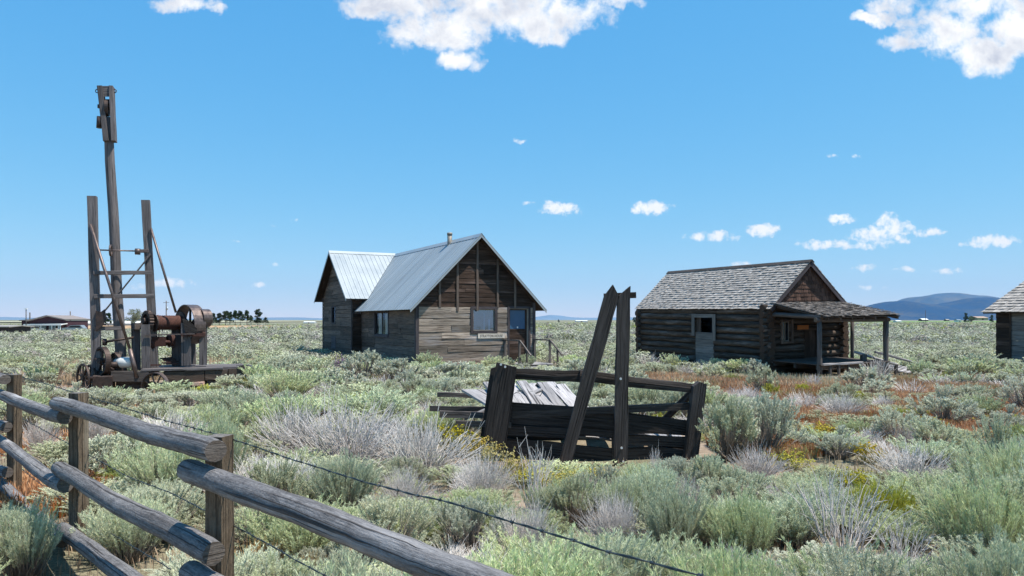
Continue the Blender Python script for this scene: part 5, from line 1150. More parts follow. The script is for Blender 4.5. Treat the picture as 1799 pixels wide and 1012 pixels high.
def barn(name, px0, px1, pe, pr, pbs, Yd, dep, wm, rm, lab, cat='building', zz=0):
    x0, x1 = px_at(px0, Yd), px_at(px1, Yd); z = lambda p: EYE-(p-HZ)*Yd/FPX; o = empty(name, ((x0+x1)/2, Yd+dep/2, zz), lab, cat)
    b = MB(); bx(b, x0, x1, Yd, Yd+dep, z(pbs), z(pe)); b.build('wall', wm, o)
    b = MB(); e = .3; b.slab([(x0-e, Yd-e, z(pe)), (x1+e, Yd-e, z(pe)), (x1+e, Yd+dep/2, z(pr)), (x0-e, Yd+dep/2, z(pr))], (0, -.4, 1), .12); b.slab([(x0-e, Yd+dep/2, z(pr)), (x1+e, Yd+dep/2, z(pr)), (x1+e, Yd+dep+e, z(pe)), (x0-e, Yd+dep+e, z(pe))], (0, .4, 1), .12); b.build('roof', rm, o)
    b = MB(); dw = (x1-x0)*.16; bx(b, x0+(x1-x0)*.4, x0+(x1-x0)*.4+dw, Yd-.04, Yd, z(pbs), z(pe)-(z(pe)-z(pbs))*.25); b.build('door', M['dark_wall'], o)
barn('long_shed', 118, 240, 568, 564.2, 572, 330, 14, M['car_silver'], M['white'], 'very long shed with a white roof behind the drilling rig', zz=0)
barn('dark_shed', -30, 14.5, 573.5, 571.5, 590, 86, 4, M['dark_wall'], M['grey_roof'], 'small dark open shed at the far left edge', 'shed')
barn('white_building', 1012, 1032, 563.8, 562.6, 566.4, 640, 10, M['white'], M['white'], 'tiny bright white building on the plain between house and cabin')
barn('white_building', 533, 552, 566, 564.8, 568, 600, 8, M['white'], M['white'], 'tiny white building on the plain just left of the board house')
barn('white_building', 1576, 1584, 564.3, 562.8, 567, 560, 6, M['white'], M['white'], 'tiny white hut in front of the blue hill, nearest the porch')
barn('farm_building', 1621, 1631, 561.8, 559.4, 564, 640, 7, M['dark_wall'], M['white'], 'tiny dark barn with a white roof below the blue hill')
barn('farm_building', 1663.5, 1668, 562.2, 560.6, 564, 700, 5, M['dark_wall'], M['grey_roof'], 'smallest dark barn below the middle of the blue hill')
barn('white_building', 1683, 1689, 562.6, 560.8, 565.5, 560, 5, M['white'], M['car_silver'], 'tiny white hut by the thin distant pole')
barn('farm_house', 1718, 1736, 558.5, 555.8, 562.5, 560, 12, plain('tan wall', (.42,.33,.24)), plain('tan roof', (.38,.27,.2)), 'tan roofed farmhouse among trees left of the plank shed')
def tree(name, px_, Yd, pt, wpx, kind, lab, seed, pbs=None, crown0=.25, cat='tree'):
    nr = np.random.RandomState(seed); x = px_at(px_, Yd); H_ = EYE-(pt-HZ)*Yd/FPX; W_ = wpx*Yd/FPX/2
    o = empty(name, (x, Yd, 0), lab, cat, 'far trees on the plain'); b = MB(seed)
    b.pole([(x, Yd, -.3), (x+.02*H_*nr.randn(), Yd, H_*.45), (x, Yd, H_*.9)], H_*.028, 7, rs=[1, .7, .2]); tp = [0]
    for k in range(7): a = nr.rand()*6.28; zz = H_*(crown0+.5*nr.rand()); b.pole([(x, Yd, zz-.08*H_), (x+math.cos(a)*W_*.6, Yd+math.sin(a)*W_*.6, zz+.08*H_)], H_*.010, 5, rs=[1, .3])
    b.build('trunk', M['trunk'], o)
    ncl = 30; cl = []
    for k in range(ncl):
        t = nr.rand(); zz = crown0+(1-crown0)*t; rad = (W_*(1-.75*t**1.6) if kind == 'pine' else W_*math.sqrt(max(.05, 1-(2*t-1)**2))); a = nr.rand()*6.28; r = rad*nr.rand()**.5*.75
        cl.append((math.cos(a)*r, math.sin(a)*r, zz*H_*.97, W_*nr.uniform(.2, .36)))
    k = 80; V = []; 
    C_ = np.repeat(np.array(cl), k, 0); d = nr.randn(len(C_), 3); d /= np.linalg.norm(d, axis=1, keepdims=True); pos = C_[:, :3]+d*C_[:, 3:4]*(nr.rand(len(C_), 1)**.4)*np.array([1, 1, .75])
    a = nr.randn(len(C_), 3); a /= np.linalg.norm(a, axis=1, keepdims=True); bb = np.cross(a, nr.randn(len(C_), 3)); bb /= np.linalg.norm(bb, axis=1, keepdims=True); s_ = H_*.024
    V = np.stack([pos-a*s_, pos-bb*s_, pos+a*s_, pos+bb*s_], 1).reshape(-1, 3); F = np.arange(len(V)).reshape(-1, 4)
    me = np_mesh('crown', V, F, M[kind], np.repeat(nr.rand(len(C_)), 4)); c = link('crown', me); c.parent = o
TR = [(374, 300, 551, 12, .2, 'broad low pine at the left end of the pine row'), (385, 310, 549.5, 12, .15, 'second pine from the left in the pine row'), (396, 300, 547, 15, .3, 'third pine from the left, with an open trunk'), (404, 330, 548.5, 12, .25, 'fourth pine from the left, slightly lower than its neighbours'),
      (413, 305, 545.5, 9, .45, 'slim pine with a long bare trunk in mid row'), (422, 310, 547, 13, .3, 'full pine right of the slim bare trunked pine'), (434, 300, 546, 11, .3, 'narrow upright pine left of the gap in the row'), (441, 380, 555, 9, .2, 'small hazy pine in the gap of the row'),
      (453, 290, 543.5, 15, .18, 'tallest pine of the row, with a full dark crown'), (466.5, 285, 558.5, 10, .15, 'smallest pine at the right end of the row'), (365, 320, 556, 10, .2, 'low pine just emerging right of the winch pulley')]
for i, (p, Yd, pt, w_, c0, lab) in enumerate(TR): tree('pine_tree', p, Yd, pt-.5, w_*1.45, 'pine', lab, 300+i, crown0=c0)
tree('pine_tree', 190, 270, 549, 16, 'pine', 'dark tree seen between the rig uprights left of the mast', 320, crown0=.1)
tree('leafy_tree', 235, 265, 543.5, 36, 'willow', 'wide pale green tree right of the rig mast', 321, crown0=.12)
tree('leafy_tree', 981.5, 520, 562-.6, 5, 'pine', 'lone tiny dark bush tree on the plain right of the board house', 322, crown0=.05)
tree('leafy_tree', 1114, 420, 557.5, 10, 'pine', 'round dark tree close to the left wall of the log cabin', 323, crown0=.05)
tree('leafy_tree', 1697, 560, 550, 12, 'pine', 'tall dark tree beside the tan farmhouse', 324, crown0=.1); tree('leafy_tree', 1706, 565, 555, 10, 'willow', 'pale low tree between the dark tree and the tan farmhouse', 325, crown0=.05)
tree('leafy_tree', 1742, 555, 552.5, 9, 'pine', 'dark tree touching the wall of the plank shed', 326, crown0=.05)
# fallen log far left on the plain
b = MB(); b.pole([at(524, 583, 100), at(533, 583.6, 99), at(541, 585, 98)], .28, 8, rs=[.8, 1, .8], irr=.15); tag(b.build('fallen_log', M['black'], origin=Vector((px_at(532, 99), 99, 0))), 'dark fallen log lying on the plain left of the board house', 'log')

# ------------------------------------------------------------------ small plants
def flower_mesh(seed, nst, Hh, Rr, head, nh, matn, spike=False):
    nr = np.random.RandomState(seed); P = stems_mesh(nr, nst, Rr, Hh, 5, 0, upb=.6, curve=.2, base_r=Rr*.3, kink=.01); parts = []
    V, F = tubes(P, .004, .002); parts.append((V, F, np.repeat(np.tile(np.linspace(0, 1, 6), nst), 3), 0))
    V, F, T = leaves(nr, P, 14, .1, .05, .010, .6, .2); parts.append((V, F, T*.6, 0))
    tw = nst*3; i = nr.randint(0, nst, tw); a = P[i, 3+nr.randint(0, 2, tw)]; d = nr.randn(tw, 3)*.5; d[:, 2] = abs(d[:, 2])+.5; d /= np.linalg.norm(d, axis=1, keepdims=True)
    Q = a[:, None]+d[:, None]*np.linspace(0, 1, 3)[None, :, None]*(Hh*.16); V, F = tubes(Q, .0025, .0015); parts.append((V, F, .6, 0))
    tips = np.concatenate([P[:, -1], Q[:, -1]]) if not spike else P[:, -1]
    n = len(tips)*nh; c = np.repeat(tips, nh, 0); 
    if spike: c = c+np.stack([nr.randn(n)*.012, nr.randn(n)*.012, -nr.rand(n)*Hh*.38], 1)
    else: c = c+nr.randn(n, 3)*head*.8
    a = nr.randn(n, 3); a /= np.linalg.norm(a, axis=1, keepdims=True); bb = np.cross(a, nr.randn(n, 3)); bb /= np.linalg.norm(bb, axis=1, keepdims=True); s_ = head
    V = np.stack([c-a*s_, c-bb*s_, c+a*s_, c+bb*s_], 1).reshape(-1, 3); parts.append((V, np.arange(len(V)).reshape(-1, 4), np.repeat(nr.rand(n), 4), 1))
    return merge(parts, 'flowering_plant', [M['mstem'], M[matn]])
MU = [flower_mesh(500+k, 44, .75, .40, .015, 6, 'mustard') for k in range(3)]; LU = flower_mesh(510, 30, .8, .35, .018, 22, 'purple', True)
def tuft(seed, matn, nb, Rr, Hh, wd):
    nr = np.random.RandomState(seed); P = stems_mesh(nr, nb, Rr, Hh, 4, 0, flare=1, upb=.35, curve=.5, base_r=Rr*.35, kink=.012); V, F = tubes(P, wd, wd*.35); return merge([(V, F, np.repeat(np.tile(np.linspace(0, 1, 5), nb), 3), 0)], 'grass_tuft', [M[matn]])
TU = tuft(520, 'strawgrass', 160, .55, .55, .006)
# branching bare snag
def snag(seed, nb=34, Hh=.8, spread=.35, r0=.010):
    nr = np.random.RandomState(seed); P = stems_mesh(nr, nb, spread, Hh, 8, 0, flare=.85, upb=.6, curve=.2, base_r=.05, kink=.013); V, F = tubes(P, r0*(.5+nr.rand(nb)), .002); parts = [(V, F, .75, 0)]
    for rep in range(3):
        i = nr.randint(3, 8, nb); a = P[np.arange(nb), i]; d = P[np.arange(nb), i]-P[np.arange(nb), i-2]; d /= np.linalg.norm(d, axis=1, keepdims=True); d = d+nr.randn(nb, 3)*.33
        Q = a[:, None]+d[:, None]*(Hh*.18*(.5+nr.rand(nb)))[:, None, None]*np.linspace(0, 1, 4)[None, :, None]; V, F = tubes(Q, .004, .0014); parts.append((V, F, .9, 0))
    return merge(parts, 'bare_snag', [M['dead']])
SN = [snag(530), snag(531, 44, .8, .6), snag(532, 24, .9, .2)]

plants = []   # (kind, mesh, x, y, sx, sz, rot, manual label)
R2 = random.Random(77)
occ = []
def foot_ok(x, y, m=.0):
    for (F_, u0, u1, v0, v1) in FOOT:
        q = F_.inv((x, y, 0))
        if u0-m < q[0] < u1+m and v0-m < q[1] < v1+m: return False
    return True
# measured shrubs: kind, base pixel, width px, height px, label
HAND = [('dead', 610, 820, 270, 118, 'broad mound of bleached dead brush with fanning white stems, centre left'), ('dead', 510, 800, 150, 92, 'lilac grey dead brush at the left end of the bleached mound'), ('dead', 735, 838, 190, 118, 'pale dead brush leaning right beside the yellow flowers'),
 ('dead', 845, 880, 130, 82, 'low pale dead brush left of the white snag'), ('snag0', 940, 900, 95, 120, 'white bare snag standing just below the left chute post'), ('dead', 925, 985, 130, 105, 'grey dead brush below the white snag and above the bottom wire'), ('dead', 1080, 965, 110, 100, 'thin pinkish dead brush between two green brushes at bottom centre'),
 ('dead', 1205, 905, 90, 70, 'small dead brush below the tall chute post'), ('snag1', 1480, 995, 210, 150, 'large sprawling white snag at lower right'), ('snag1', 1590, 1010, 150, 85, 'low forked white branches right of the large snag'), ('dead', 1600, 850, 150, 65, 'grey dead branches in the right middle ground'),
 ('dead', 1480, 740, 95, 45, 'lilac grey rounded dead brush on the red grass'), ('dead', 1548, 715, 50, 25, 'small lilac brush on the red grass right of the lilac mound'), ('dead', 1600, 790, 60, 45, 'small grey dead brush between two grey sages at right'), ('dead', 1330, 840, 110, 60, 'dead brush right of the right chute post'),
 ('sage', 1280, 810, 120, 112, 'large grey sage with dark trunks right of the chute'), ('sage', 1345, 808, 130, 112, 'large rounded grey sage right of the dark trunked sage'), ('sage', 1580, 782, 110, 62, 'blue grey rounded sage on the right of the red grass'), ('sage', 1640, 800, 100, 60, 'grey green sage just right of the blue grey one'),
 ('rabbit', 1715, 708, 80, 33, 'neat green mound alone on bare sand at right'), ('sage', 1765, 775, 105, 50, 'pale sage at the right edge above a yellow green clump'), ('bright', 1785, 790, 75, 38, 'vivid yellow green clump at the right edge'), ('bright', 1545, 930, 130, 92, 'large olive green clump at lower right'), ('bright', 1765, 668, 40, 20, 'small bright clump near the plank shed'),
 ('bright', 1664, 672, 30, 22, 'small bright green tuft left of the bare sand'), ('bright', 1668, 690, 20, 12, 'tiny bright tuft on the bare sand'), ('sage', 1340, 690, 60, 46, 'round sage with green middle by the log cabin porch'), ('bright', 1350, 694, 34, 24, 'bright green heart of the round sage by the porch'),
 ('sage', 1245, 668, 62, 28, 'pale sage under the boarded door of the log cabin'), ('bright', 1285, 672, 34, 16, 'bright green tuft right of the cabin door sage'), ('sage', 1520, 688, 95, 42, 'broad pale sage in front of the wooden ramp'), ('dead', 1545, 668, 60, 46, 'pinkish dead brush growing through the wooden ramp'), ('dead', 1600, 696, 70, 30, 'lilac dead brush in front of the ramp posts'),
 ('bright', 1412, 690, 34, 18, 'yellow green tuft in front of the porch posts'), ('dead', 1428, 678, 34, 28, 'small dead bush against the porch post'), ('dead', 1137, 648, 50, 30, 'pale brush at the left corner of the log cabin'), ('sage', 1150, 660, 60, 22, 'low sage in front of the left corner of the log cabin'),
 ('rabbit', 925, 648, 40, 24, 'small green bush growing through the stoop handrails'), ('rabbit', 880, 668, 60, 28, 'green bush between house wall and left chute post'), ('sage', 790, 672, 90, 36, 'rounded sage at the foot of the board house front wall'), ('bright', 765, 690, 40, 20, 'yellow green tuft below the house corner sage'), ('bright', 815, 664, 50, 22, 'lime tinged sage by the pink rocks'),
 ('sage', 695, 678, 110, 42, 'broad pale sage at the near corner of the board house'), ('sage', 640, 668, 85, 46, 'tall pale sage against the left wall of the board house'), ('sage', 600, 690, 105, 44, 'pale sage below the purple flowers'),
 ('rabbit', 500, 706, 120, 56, 'dense green bush left of centre below the pines'), ('rabbit', 560, 692, 110, 46, 'green bush with rounded tops right of the rig wheel'), ('rabbit', 400, 728, 110, 52, 'bright green bush in front of the drilling rig bed'), ('sage', 330, 716, 140, 32, 'pale sage in front of the rig bed timbers'), ('sage', 245, 716, 110, 28, 'pale sage in front of the rig flywheels'), ('bright', 265, 676, 50, 18, 'green tuft in shadow under the rig front sill'), ('bright', 200, 720, 50, 30, 'bright green tuft behind the second fence post'), ('bright', 440, 676, 50, 22, 'yellow green tuft by the right wheel of the rig'),
 ('rabbit', 1180, 990, 130, 128, 'tall feathery green brush at bottom centre right'), ('rabbit', 1310, 1005, 140, 120, 'tall green brush right of the feathery one at the bottom'), ('sage', 1180, 880, 130, 75, 'silvery sage under the right end of the chute'), ('sage', 1290, 905, 150, 90, 'silvery green sage below the right chute post'), ('rabbit', 1730, 1005, 190, 160, 'large green bush in the bottom right corner'),
 ('rabbit', 600, 905, 150, 110, 'dense green bush above the nearest fence rail'), ('sage', 480, 910, 170, 95, 'silvery sage right of the nearest fence post'), ('rabbit', 300, 890, 190, 110, 'silvery green bush seen between the middle bay rails'), ('rabbit', 230, 985, 170, 110, 'feathery bush between the lower rails of the middle bay'), ('rabbit', 40, 1010, 150, 130, 'dark green bush in the bottom left corner in front of the rails'), ('sage', 560, 1002, 110, 50, 'small blue green sprig under the nearest rail'),
 ('rabbit', 500, 770, 150, 78, 'green bush behind the bleached mound'), ('rabbit', 655, 745, 190, 60, 'wide low green bush above the bleached mound'), ('rabbit', 760, 780, 110, 62, 'green bush just left of the yellow flowers'), ('sage', 800, 715, 90, 26, 'low sage around the left stringers of the chute'), ('dead', 70, 800, 70, 60, 'pale dead twiggy brush between the third and second posts'), ('dead', 165, 790, 80, 60, 'pale dead grass brush just right of the second post'),
 ('tuft', 455, 1010, 130, 70, 'tangled straw coloured tumbleweed right of the nearest post'), ('tuft', 540, 1020, 100, 50, 'smaller tangled straw tumbleweed under the nearest rail'), ('mustard', 800, 800, 70, 62, 'yellow flowering weeds left of the left chute post'), ('mustard', 835, 815, 70, 60, 'yellow flowering weeds right against the left chute post'), ('mustard', 870, 838, 60, 62, 'yellow flowering weeds at the foot of the left chute post'), ('mustard', 905, 850, 50, 50, 'sparse yellow flowers right of the left chute post foot'),
 ('mustard', 1000, 862, 60, 42, 'yellow flowers under the slanted chute post'), ('mustard', 1045, 866, 60, 46, 'yellow flowers between the two tall chute posts'), ('mustard', 1390, 830, 60, 34, 'small orange yellow flowers right of the large grey sages'), ('mustard', 1500, 865, 50, 50, 'thin yellow flowers above the large olive clump'), ('mustard', 1525, 825, 50, 40, 'thin yellow flowers in the green brush at right'), ('lupine', 604, 662, 34, 36, 'purple flower spikes beside the left wing of the board house'), ('lupine', 620, 664, 26, 30, 'shorter purple flower spikes nearer the house corner'),
 ('mustard', 940, 858, 70, 34, 'low yellow flowers in the shade under the chute boards'), ('mustard', 975, 872, 70, 44, 'yellow flowers just right of the white snag'), ('mustard', 1095, 872, 70, 40, 'yellow flowers at the foot of the tall upright chute post'), ('sage', 1010, 925, 130, 88, 'silvery sage under the foot of the slanted chute post'), ('rabbit', 1100, 925, 120, 84, 'green brush under the foot of the upright chute post'), ('dead', 1060, 890, 90, 52, 'small pinkish dead brush under the crossed posts'), ('mustard', 770, 770, 60, 40, 'yellow flowering weeds below the left chute stringers'), ('bright', 1160, 868, 80, 36, 'low green weeds in the shade of the chute right side'),
 ('sage', 1245, 880, 120, 84, 'silvery sage at the foot of the right chute post'), ('sage', 1060, 890, 130, 66, 'low silvery sage between the feet of the tall chute posts'), ('rabbit', 1150, 900, 120, 82, 'feathery green brush below the right chute boards'), ('rabbit', 1010, 905, 110, 66, 'green brush in front of the foot of the slanted post'), ('rabbit', 960, 915, 90, 66, 'feathery brush right beside the white snag'), ('sage', 1200, 866, 110, 64, 'low sage tucked under the lowest right chute board'), ('rabbit', 1125, 870, 110, 58, 'low green brush at the foot of the upright post'), ('rabbit', 1035, 864, 100, 40, 'low green weeds in the shade between the tall posts'), ('mustard', 1440, 775, 60, 36, 'orange flowers growing in front of the lilac mound'), ('bright', 1600, 735, 60, 22, 'low green weeds in the middle of the red grass'), ('bright', 1500, 705, 60, 22, 'low green weeds at the back of the red grass'), ('mustard', 1620, 760, 70, 24, 'scattered yellow flowers in the red grass at right'),
 ('snag2', 1150, 845, 24, 60, 'single thin dry stalk in front of the right chute boards')]
KN = {'sage': ('sagebrush', 'sagebrush'), 'rabbit': ('rabbitbrush', 'rabbitbrush'), 'dead': ('dead_brush', 'dead brush'), 'bright': ('green_bush', 'green bush')}
def lod_for(y): return 0 if y < 8.5 else (1 if y < 18 else 2)
def add_plant(kind, x, y, wid, hgt, lab=None):
    rot = R2.random()*6.28
    if kind in KN:
        me = R2.choice(BR[kind, lod_for(y)]); rr_ = {'sage': .66, 'rabbit': .56, 'dead': .74, 'bright': .60}[kind]; hh_ = {'sage': .80, 'rabbit': .86, 'dead': .78, 'bright': .60}[kind]; nm, cat = KN[kind]
    elif kind == 'mustard': me = R2.choice(MU); rr_, hh_ = .36, .80; nm, cat = 'yellow_wildflower', 'wildflower'
    elif kind == 'lupine': me = LU; rr_, hh_ = .36, .84; nm, cat = 'purple_wildflower', 'wildflower'
    elif kind == 'tuft': me = TU; rr_, hh_ = .58, .58; nm, cat = 'tumbleweed', 'tumbleweed'
    else: me = SN[int(kind[-1])]; rr_, hh_ = (.40, .62, .24)[int(kind[-1])], .84; nm, cat = 'bare_snag', 'dead bush'
    o = bpy.data.objects.new(nm, me); sc.collection.objects.link(o); o.location = (x, y, float(zg(x, y))-.02); s_ = wid/2/rr_; o.scale = (s_, s_*R2.uniform(.9, 1.1), hgt/hh_); o.rotation_euler = (R2.uniform(-.08, .08), R2.uniform(-.08, .08), rot)
    plants.append([kind, nm, cat, x, y, wid, hgt, lab, o]); occ.append((x, y, wid/2))
    return o
for (kind, px_, py_, wp, hp, lab) in HAND:
    x, y = gpt(px_, py_); k = y/FPX; add_plant(kind, x, y, wp*k*1.05, hp*k*1.0, lab)
def on_red(x, y):
    v = -9
    for (cx_, cy_, rx_, ry_) in ((9.2, 16.5, 5.0, 5.0), (5.2, 20.5, 3.2, 3.6), (13.5, 19, 4, 4.5), (8.3, 13.4, 3.6, 2.4), (6.3, 12.3, 2.0, 1.2), (-13.5, 20, 3.5, 5), (-16.5, 30, 6, 7), (-8.6, 12.5, 2.4, 3.0), (-5.2, 7.2, .9, 1.5)): v = max(v, 1-((x-cx_)/rx_)**2-((y-cy_)/ry_)**2)
    return v
# fill: dense brush, nearest first; 300 of a kind at most stand alone, the rest is one mass
def fdist(x, y): return (Vector((x, y, 0))-P1).dot(fn)
prot = [(px_, py_, wp, hp, gpt(px_, py_)[1]) for (k_, px_, py_, wp, hp, l_) in HAND if k_[:4] in ('dead', 'snag', 'must', 'lupi', 'tuft') or wp > 115]
auto = []; cand = []
for att in range(26000):
    y = 3.4+R2.random()**.66*(46-3.4); x = R2.uniform(-.74, .74)*y+R2.uniform(-.6, .6)
    if not foot_ok(x, y, .35 if y > 12 else .25): continue
    hgt = (R2.uniform(.55, .88) if y < 8.5 else R2.uniform(.42, .75)) if y < 11 else R2.uniform(.28, .58); wid = R2.uniform(.75, 1.5)
    if y > 11 and R2.random() < .25: hgt *= 1.25; wid *= 1.15
    if y < 6.5: wid = min(wid, 1.05)
    if y < 4.6 and fdist(x, y) > .1 and x < 0: continue
    red = on_red(x, y)
    if red > .0 and R2.random() < .95: continue
    if abs(fdist(x, y)) < .30 and x < 1: continue
    if x < -1.2 and fdist(x, y) > 0 and R2.random() < .75: continue
    if x > 3.0 and 8.5 < y < 12.8: hgt = min(hgt, R2.uniform(.25, .42))
    px_, top = proj(x, y, hgt)
    ty = 812 if 880 < px_ < 1000 else (826 if 1000 <= px_ < 1120 else (806 if 1120 <= px_ < 1240 else (785 if 790 < px_ <= 880 else None)))
    if y < 10.2 and ty and top < ty:
        hgt = EYE-(ty-HZ)*y/FPX
        if hgt < .12: continue
        px_, top = proj(x, y, hgt)
    if 12.5 < y < 25 and 1120 < px_ < 1620 and top < 664: continue
    if 9 < y < 20.5 and 130 < px_ < 455 and top < 680:
        hgt = (EYE-(684-HZ)*y/FPX)
        if hgt < .15: continue
    if 12 < y < 27.5 and 560 < px_ < 1000 and top < 640: hgt *= .7
    if fdist(x, y) > -.25 and px_ < 430 and top < 892: hgt = min(hgt, EYE-(892-HZ)*y/FPX)
    for (hx, hy, hw_, hh_, HY) in prot:
        if y < HY and abs(px_-hx) < hw_*.5+wid*FPX/y*.3 and top < hy-.30*hh_: hgt = min(hgt, EYE-(hy-.30*hh_-HZ)*y/FPX)
    if hgt < .14: continue
    md = .50 if y < 9 else .58
    if any(abs(x-a) < 1.6 and (x-a)**2+(y-b_)**2 < (md*(r_+wid/2))**2 for (a, b_, r_) in occ): continue
    t = R2.random(); n_ = math.sin(x*.35+1)*math.cos(y*.27)+R2.uniform(-.6, .6)
    kind = ('rabbit' if t < .66 else ('sage' if t < .80 else ('dead' if t < .95 else 'bright'))) if y < 7.5 else 'sage' if t < .47 else ('rabbit' if t < .76 else ('dead' if t < .90 else 'bright'))
    if n_ > .9 and kind == 'rabbit': kind = 'sage'
    if kind == 'bright': hgt *= .6; wid *= .7
    if kind == 'dead': hgt *= .8
    occ.append((x, y, wid/2)); cand.append((y, x, wid, hgt, kind))
cand.sort(); cnt = {k: sum(1 for p in plants if p[0] == k) for k in KN}
for (y, x, wid, hgt, kind) in cand:
    if y > 30 or cnt[kind] >= 292: auto.append((x, y, wid, hgt, kind)); continue
    cnt[kind] += 1; add_plant(kind, x, y, wid, hgt)
print('plants', len(plants), 'mass', len(auto), cnt, min([a[1] for a in auto]))
# far brush: one mass
nr = np.random.RandomState(5)
def mass(name, pts, k, s, label, flat=.75):
    """pts: (n,5) x,y,wid,hgt,kindcode ; k leaf patches per bush"""
    n = len(pts); P = np.repeat(pts, k, 0); m = len(P); el = np.arccos(nr.rand(m)**.8); az = nr.rand(m)*2*np.pi; rr = .78+.26*nr.rand(m)
    lb = 1+.18*np.sin(az*3+P[:, 0]*3)
    dx = np.sin(el)*np.cos(az)*rr*lb; dy = np.sin(el)*np.sin(az)*rr*lb; dz = np.cos(el)*rr
    c = np.stack([P[:, 0]+dx*P[:, 2]/2, P[:, 1]+dy*P[:, 2]/2, zg(P[:, 0], P[:, 1])*(P[:, 1] < 2000)+P[:, 3]*(.12+.88*dz)], 1)
    out_ = np.stack([dx, dy, dz*1.3+.1], 1)+nr.randn(m, 3)*.32; out_ /= np.linalg.norm(out_, axis=1, keepdims=True); sd_ = np.cross(out_, nr.randn(m, 3)); sd_ /= np.linalg.norm(sd_, axis=1, keepdims=True); up = np.cross(out_, sd_)
    sc1 = (s*(.6+.8*nr.rand(m)))[:, None]*P[:, 3:4]; V = np.stack([c-sd_*sc1*.5, c-up*sc1*.5, c+sd_*sc1*.5, c+up*sc1*.6], 1).reshape(-1, 3); F = np.arange(m*4).reshape(m, 4)
    bt = np.repeat(nr.rand(n), k); tone = np.repeat(np.clip(bt*.75+nr.rand(m)*.2+(dz-.5)*.25, 0, 1), 4); mi = np.repeat(pts[:, 4].astype(int), k)  # tone rises with height, painting a shaded base into each bush
    me = np_mesh(name, V, F, [M['far_sage'], M['far_rabbit'], M['far_dead'], M['far_bright']], tone); me.polygons.foreach_set('material_index', mi.astype(np.int32)); me.update()
    o = link(name, me); tag(o, label, kind='stuff'); return o
kc = {'sage': 0, 'rabbit': 1, 'dead': 2, 'bright': 3}
A = np.array([(x, y, w_, h_, kc[k]) for (x, y, w_, h_, k) in auto]) if auto else np.zeros((0, 5))
def scatter(n, y0, y1, h0, h1, pw=1.0):
    y = y0+(y1-y0)*nr.rand(n)**pw; x = (nr.rand(n)*2-1)*.76*y; h = nr.uniform(h0, h1, n); w_ = h*nr.uniform(1.3, 2.1, n); k = nr.choice([0, 1, 2, 3], n, p=[.56, .22, .14, .08])
    ok = np.array([foot_ok(a, b_, .3) if b_ < 60 else True for a, b_ in zip(x, y)])
    ok &= np.array([on_red(a, b_) < .0 for a, b_ in zip(x, y)])
    ok &= ~((x < -85) & (y > 150) & (y < 335) & (x > -270)); ok &= ~((x > 200) & (y > 470))
    return np.stack([x, y, w_, h, k], 1)[ok]
def margin(n):
    y = 1.5+42*nr.rand(n)**.8; sgn = np.where(nr.rand(n) < .5, -1, 1); x = sgn*(.80*y+.9+nr.rand(n)*(6+.25*y)); h = nr.uniform(.35, .7, n); k = nr.choice([0, 1, 2, 3], n, p=[.52, .24, .16, .08])
    ok = np.array([foot_ok(a, b_, .3) and on_red(a, b_) < 0 and not (a < 0 and b_ < 8 and abs(fdist(a, b_)) < .5) for a, b_ in zip(x, y)]); return np.stack([x, y, h*nr.uniform(1.4, 2.2, n), h, k], 1)[ok]
MG = margin(1500)
B1 = scatter(5600, 50, 110, .35, .75, .62)
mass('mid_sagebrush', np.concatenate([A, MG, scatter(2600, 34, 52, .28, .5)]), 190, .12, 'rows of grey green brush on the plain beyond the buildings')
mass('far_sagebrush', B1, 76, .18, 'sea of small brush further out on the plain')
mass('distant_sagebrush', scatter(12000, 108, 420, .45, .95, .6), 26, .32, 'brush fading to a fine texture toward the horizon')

# grass between the bushes, and the red and orange patches
def grass(name, n, fn_, hh, wd, matn, label, lean=.35):
    xs_ = []; 
    while len(xs_) < n:
        q = fn_(nr)
        if q is not None: xs_.append(q)
    Q = np.array(xs_); b0 = np.stack([Q[:, 0], Q[:, 1], zg(Q[:, 0], Q[:, 1])-.01], 1); h = hh*(.4+.9*nr.rand(n)); az = nr.rand(n)*6.28; l = nr.rand(n)*lean*h
    t = b0+np.stack([np.cos(az)*l, np.sin(az)*l, h], 1); md = (b0+t)/2+np.stack([-np.cos(az)*l*.2, -np.sin(az)*l*.2, h*.08], 1); a2 = nr.rand(n)*6.28; s_ = np.stack([np.cos(a2), np.sin(a2), np.zeros(n)], 1)*wd*(.5+nr.rand(n))[:, None]
    tn = np.clip(.5+.5*np.sin(Q[:, 0]*2.3+np.sin(Q[:, 1]*1.7)*2)*np.sin(Q[:, 1]*3.1+Q[:, 0])+nr.randn(n)*.25, 0, 1)
    V = np.stack([b0-s_*.4, b0+s_*.4, md+s_*.5, t+s_*.2, t-s_*.2, md-s_*.5], 1).reshape(-1, 3); ix = np.arange(n*6).reshape(n, 6); F = np.concatenate([ix[:, [0, 1, 2, 5]], ix[:, [5, 2, 3, 4]]])
    o = link(name, np_mesh(name, V, F, M[matn], np.repeat(tn, 6))); tag(o, label, kind='stuff')
def reds(nr_):
    c = ((9.2, 16.5, 5.0, 5.0), (5.2, 20.5, 3.2, 3.6), (13.5, 19, 4, 4.5), (8.3, 13.4, 3.6, 2.4), (6.3, 12.3, 2.0, 1.2), (9.5, 15.5, 4, 3), (-8.6, 12.5, 2.4, 3.0), (-5.2, 7.2, .9, 1.5), (3.6, 10.6, .8, .8))[nr_.randint(9)]
    a = nr_.rand()*6.28; r = nr_.rand()**.5*1.12; x, y = c[0]+math.cos(a)*r*c[2], c[1]+math.sin(a)*r*c[3]
    if math.sin(x*2.1+y*.8)*math.sin(y*1.9-x*.5)+nr_.rand()*1.1 < .0 or not foot_ok(x, y): return None
    return (x, y)
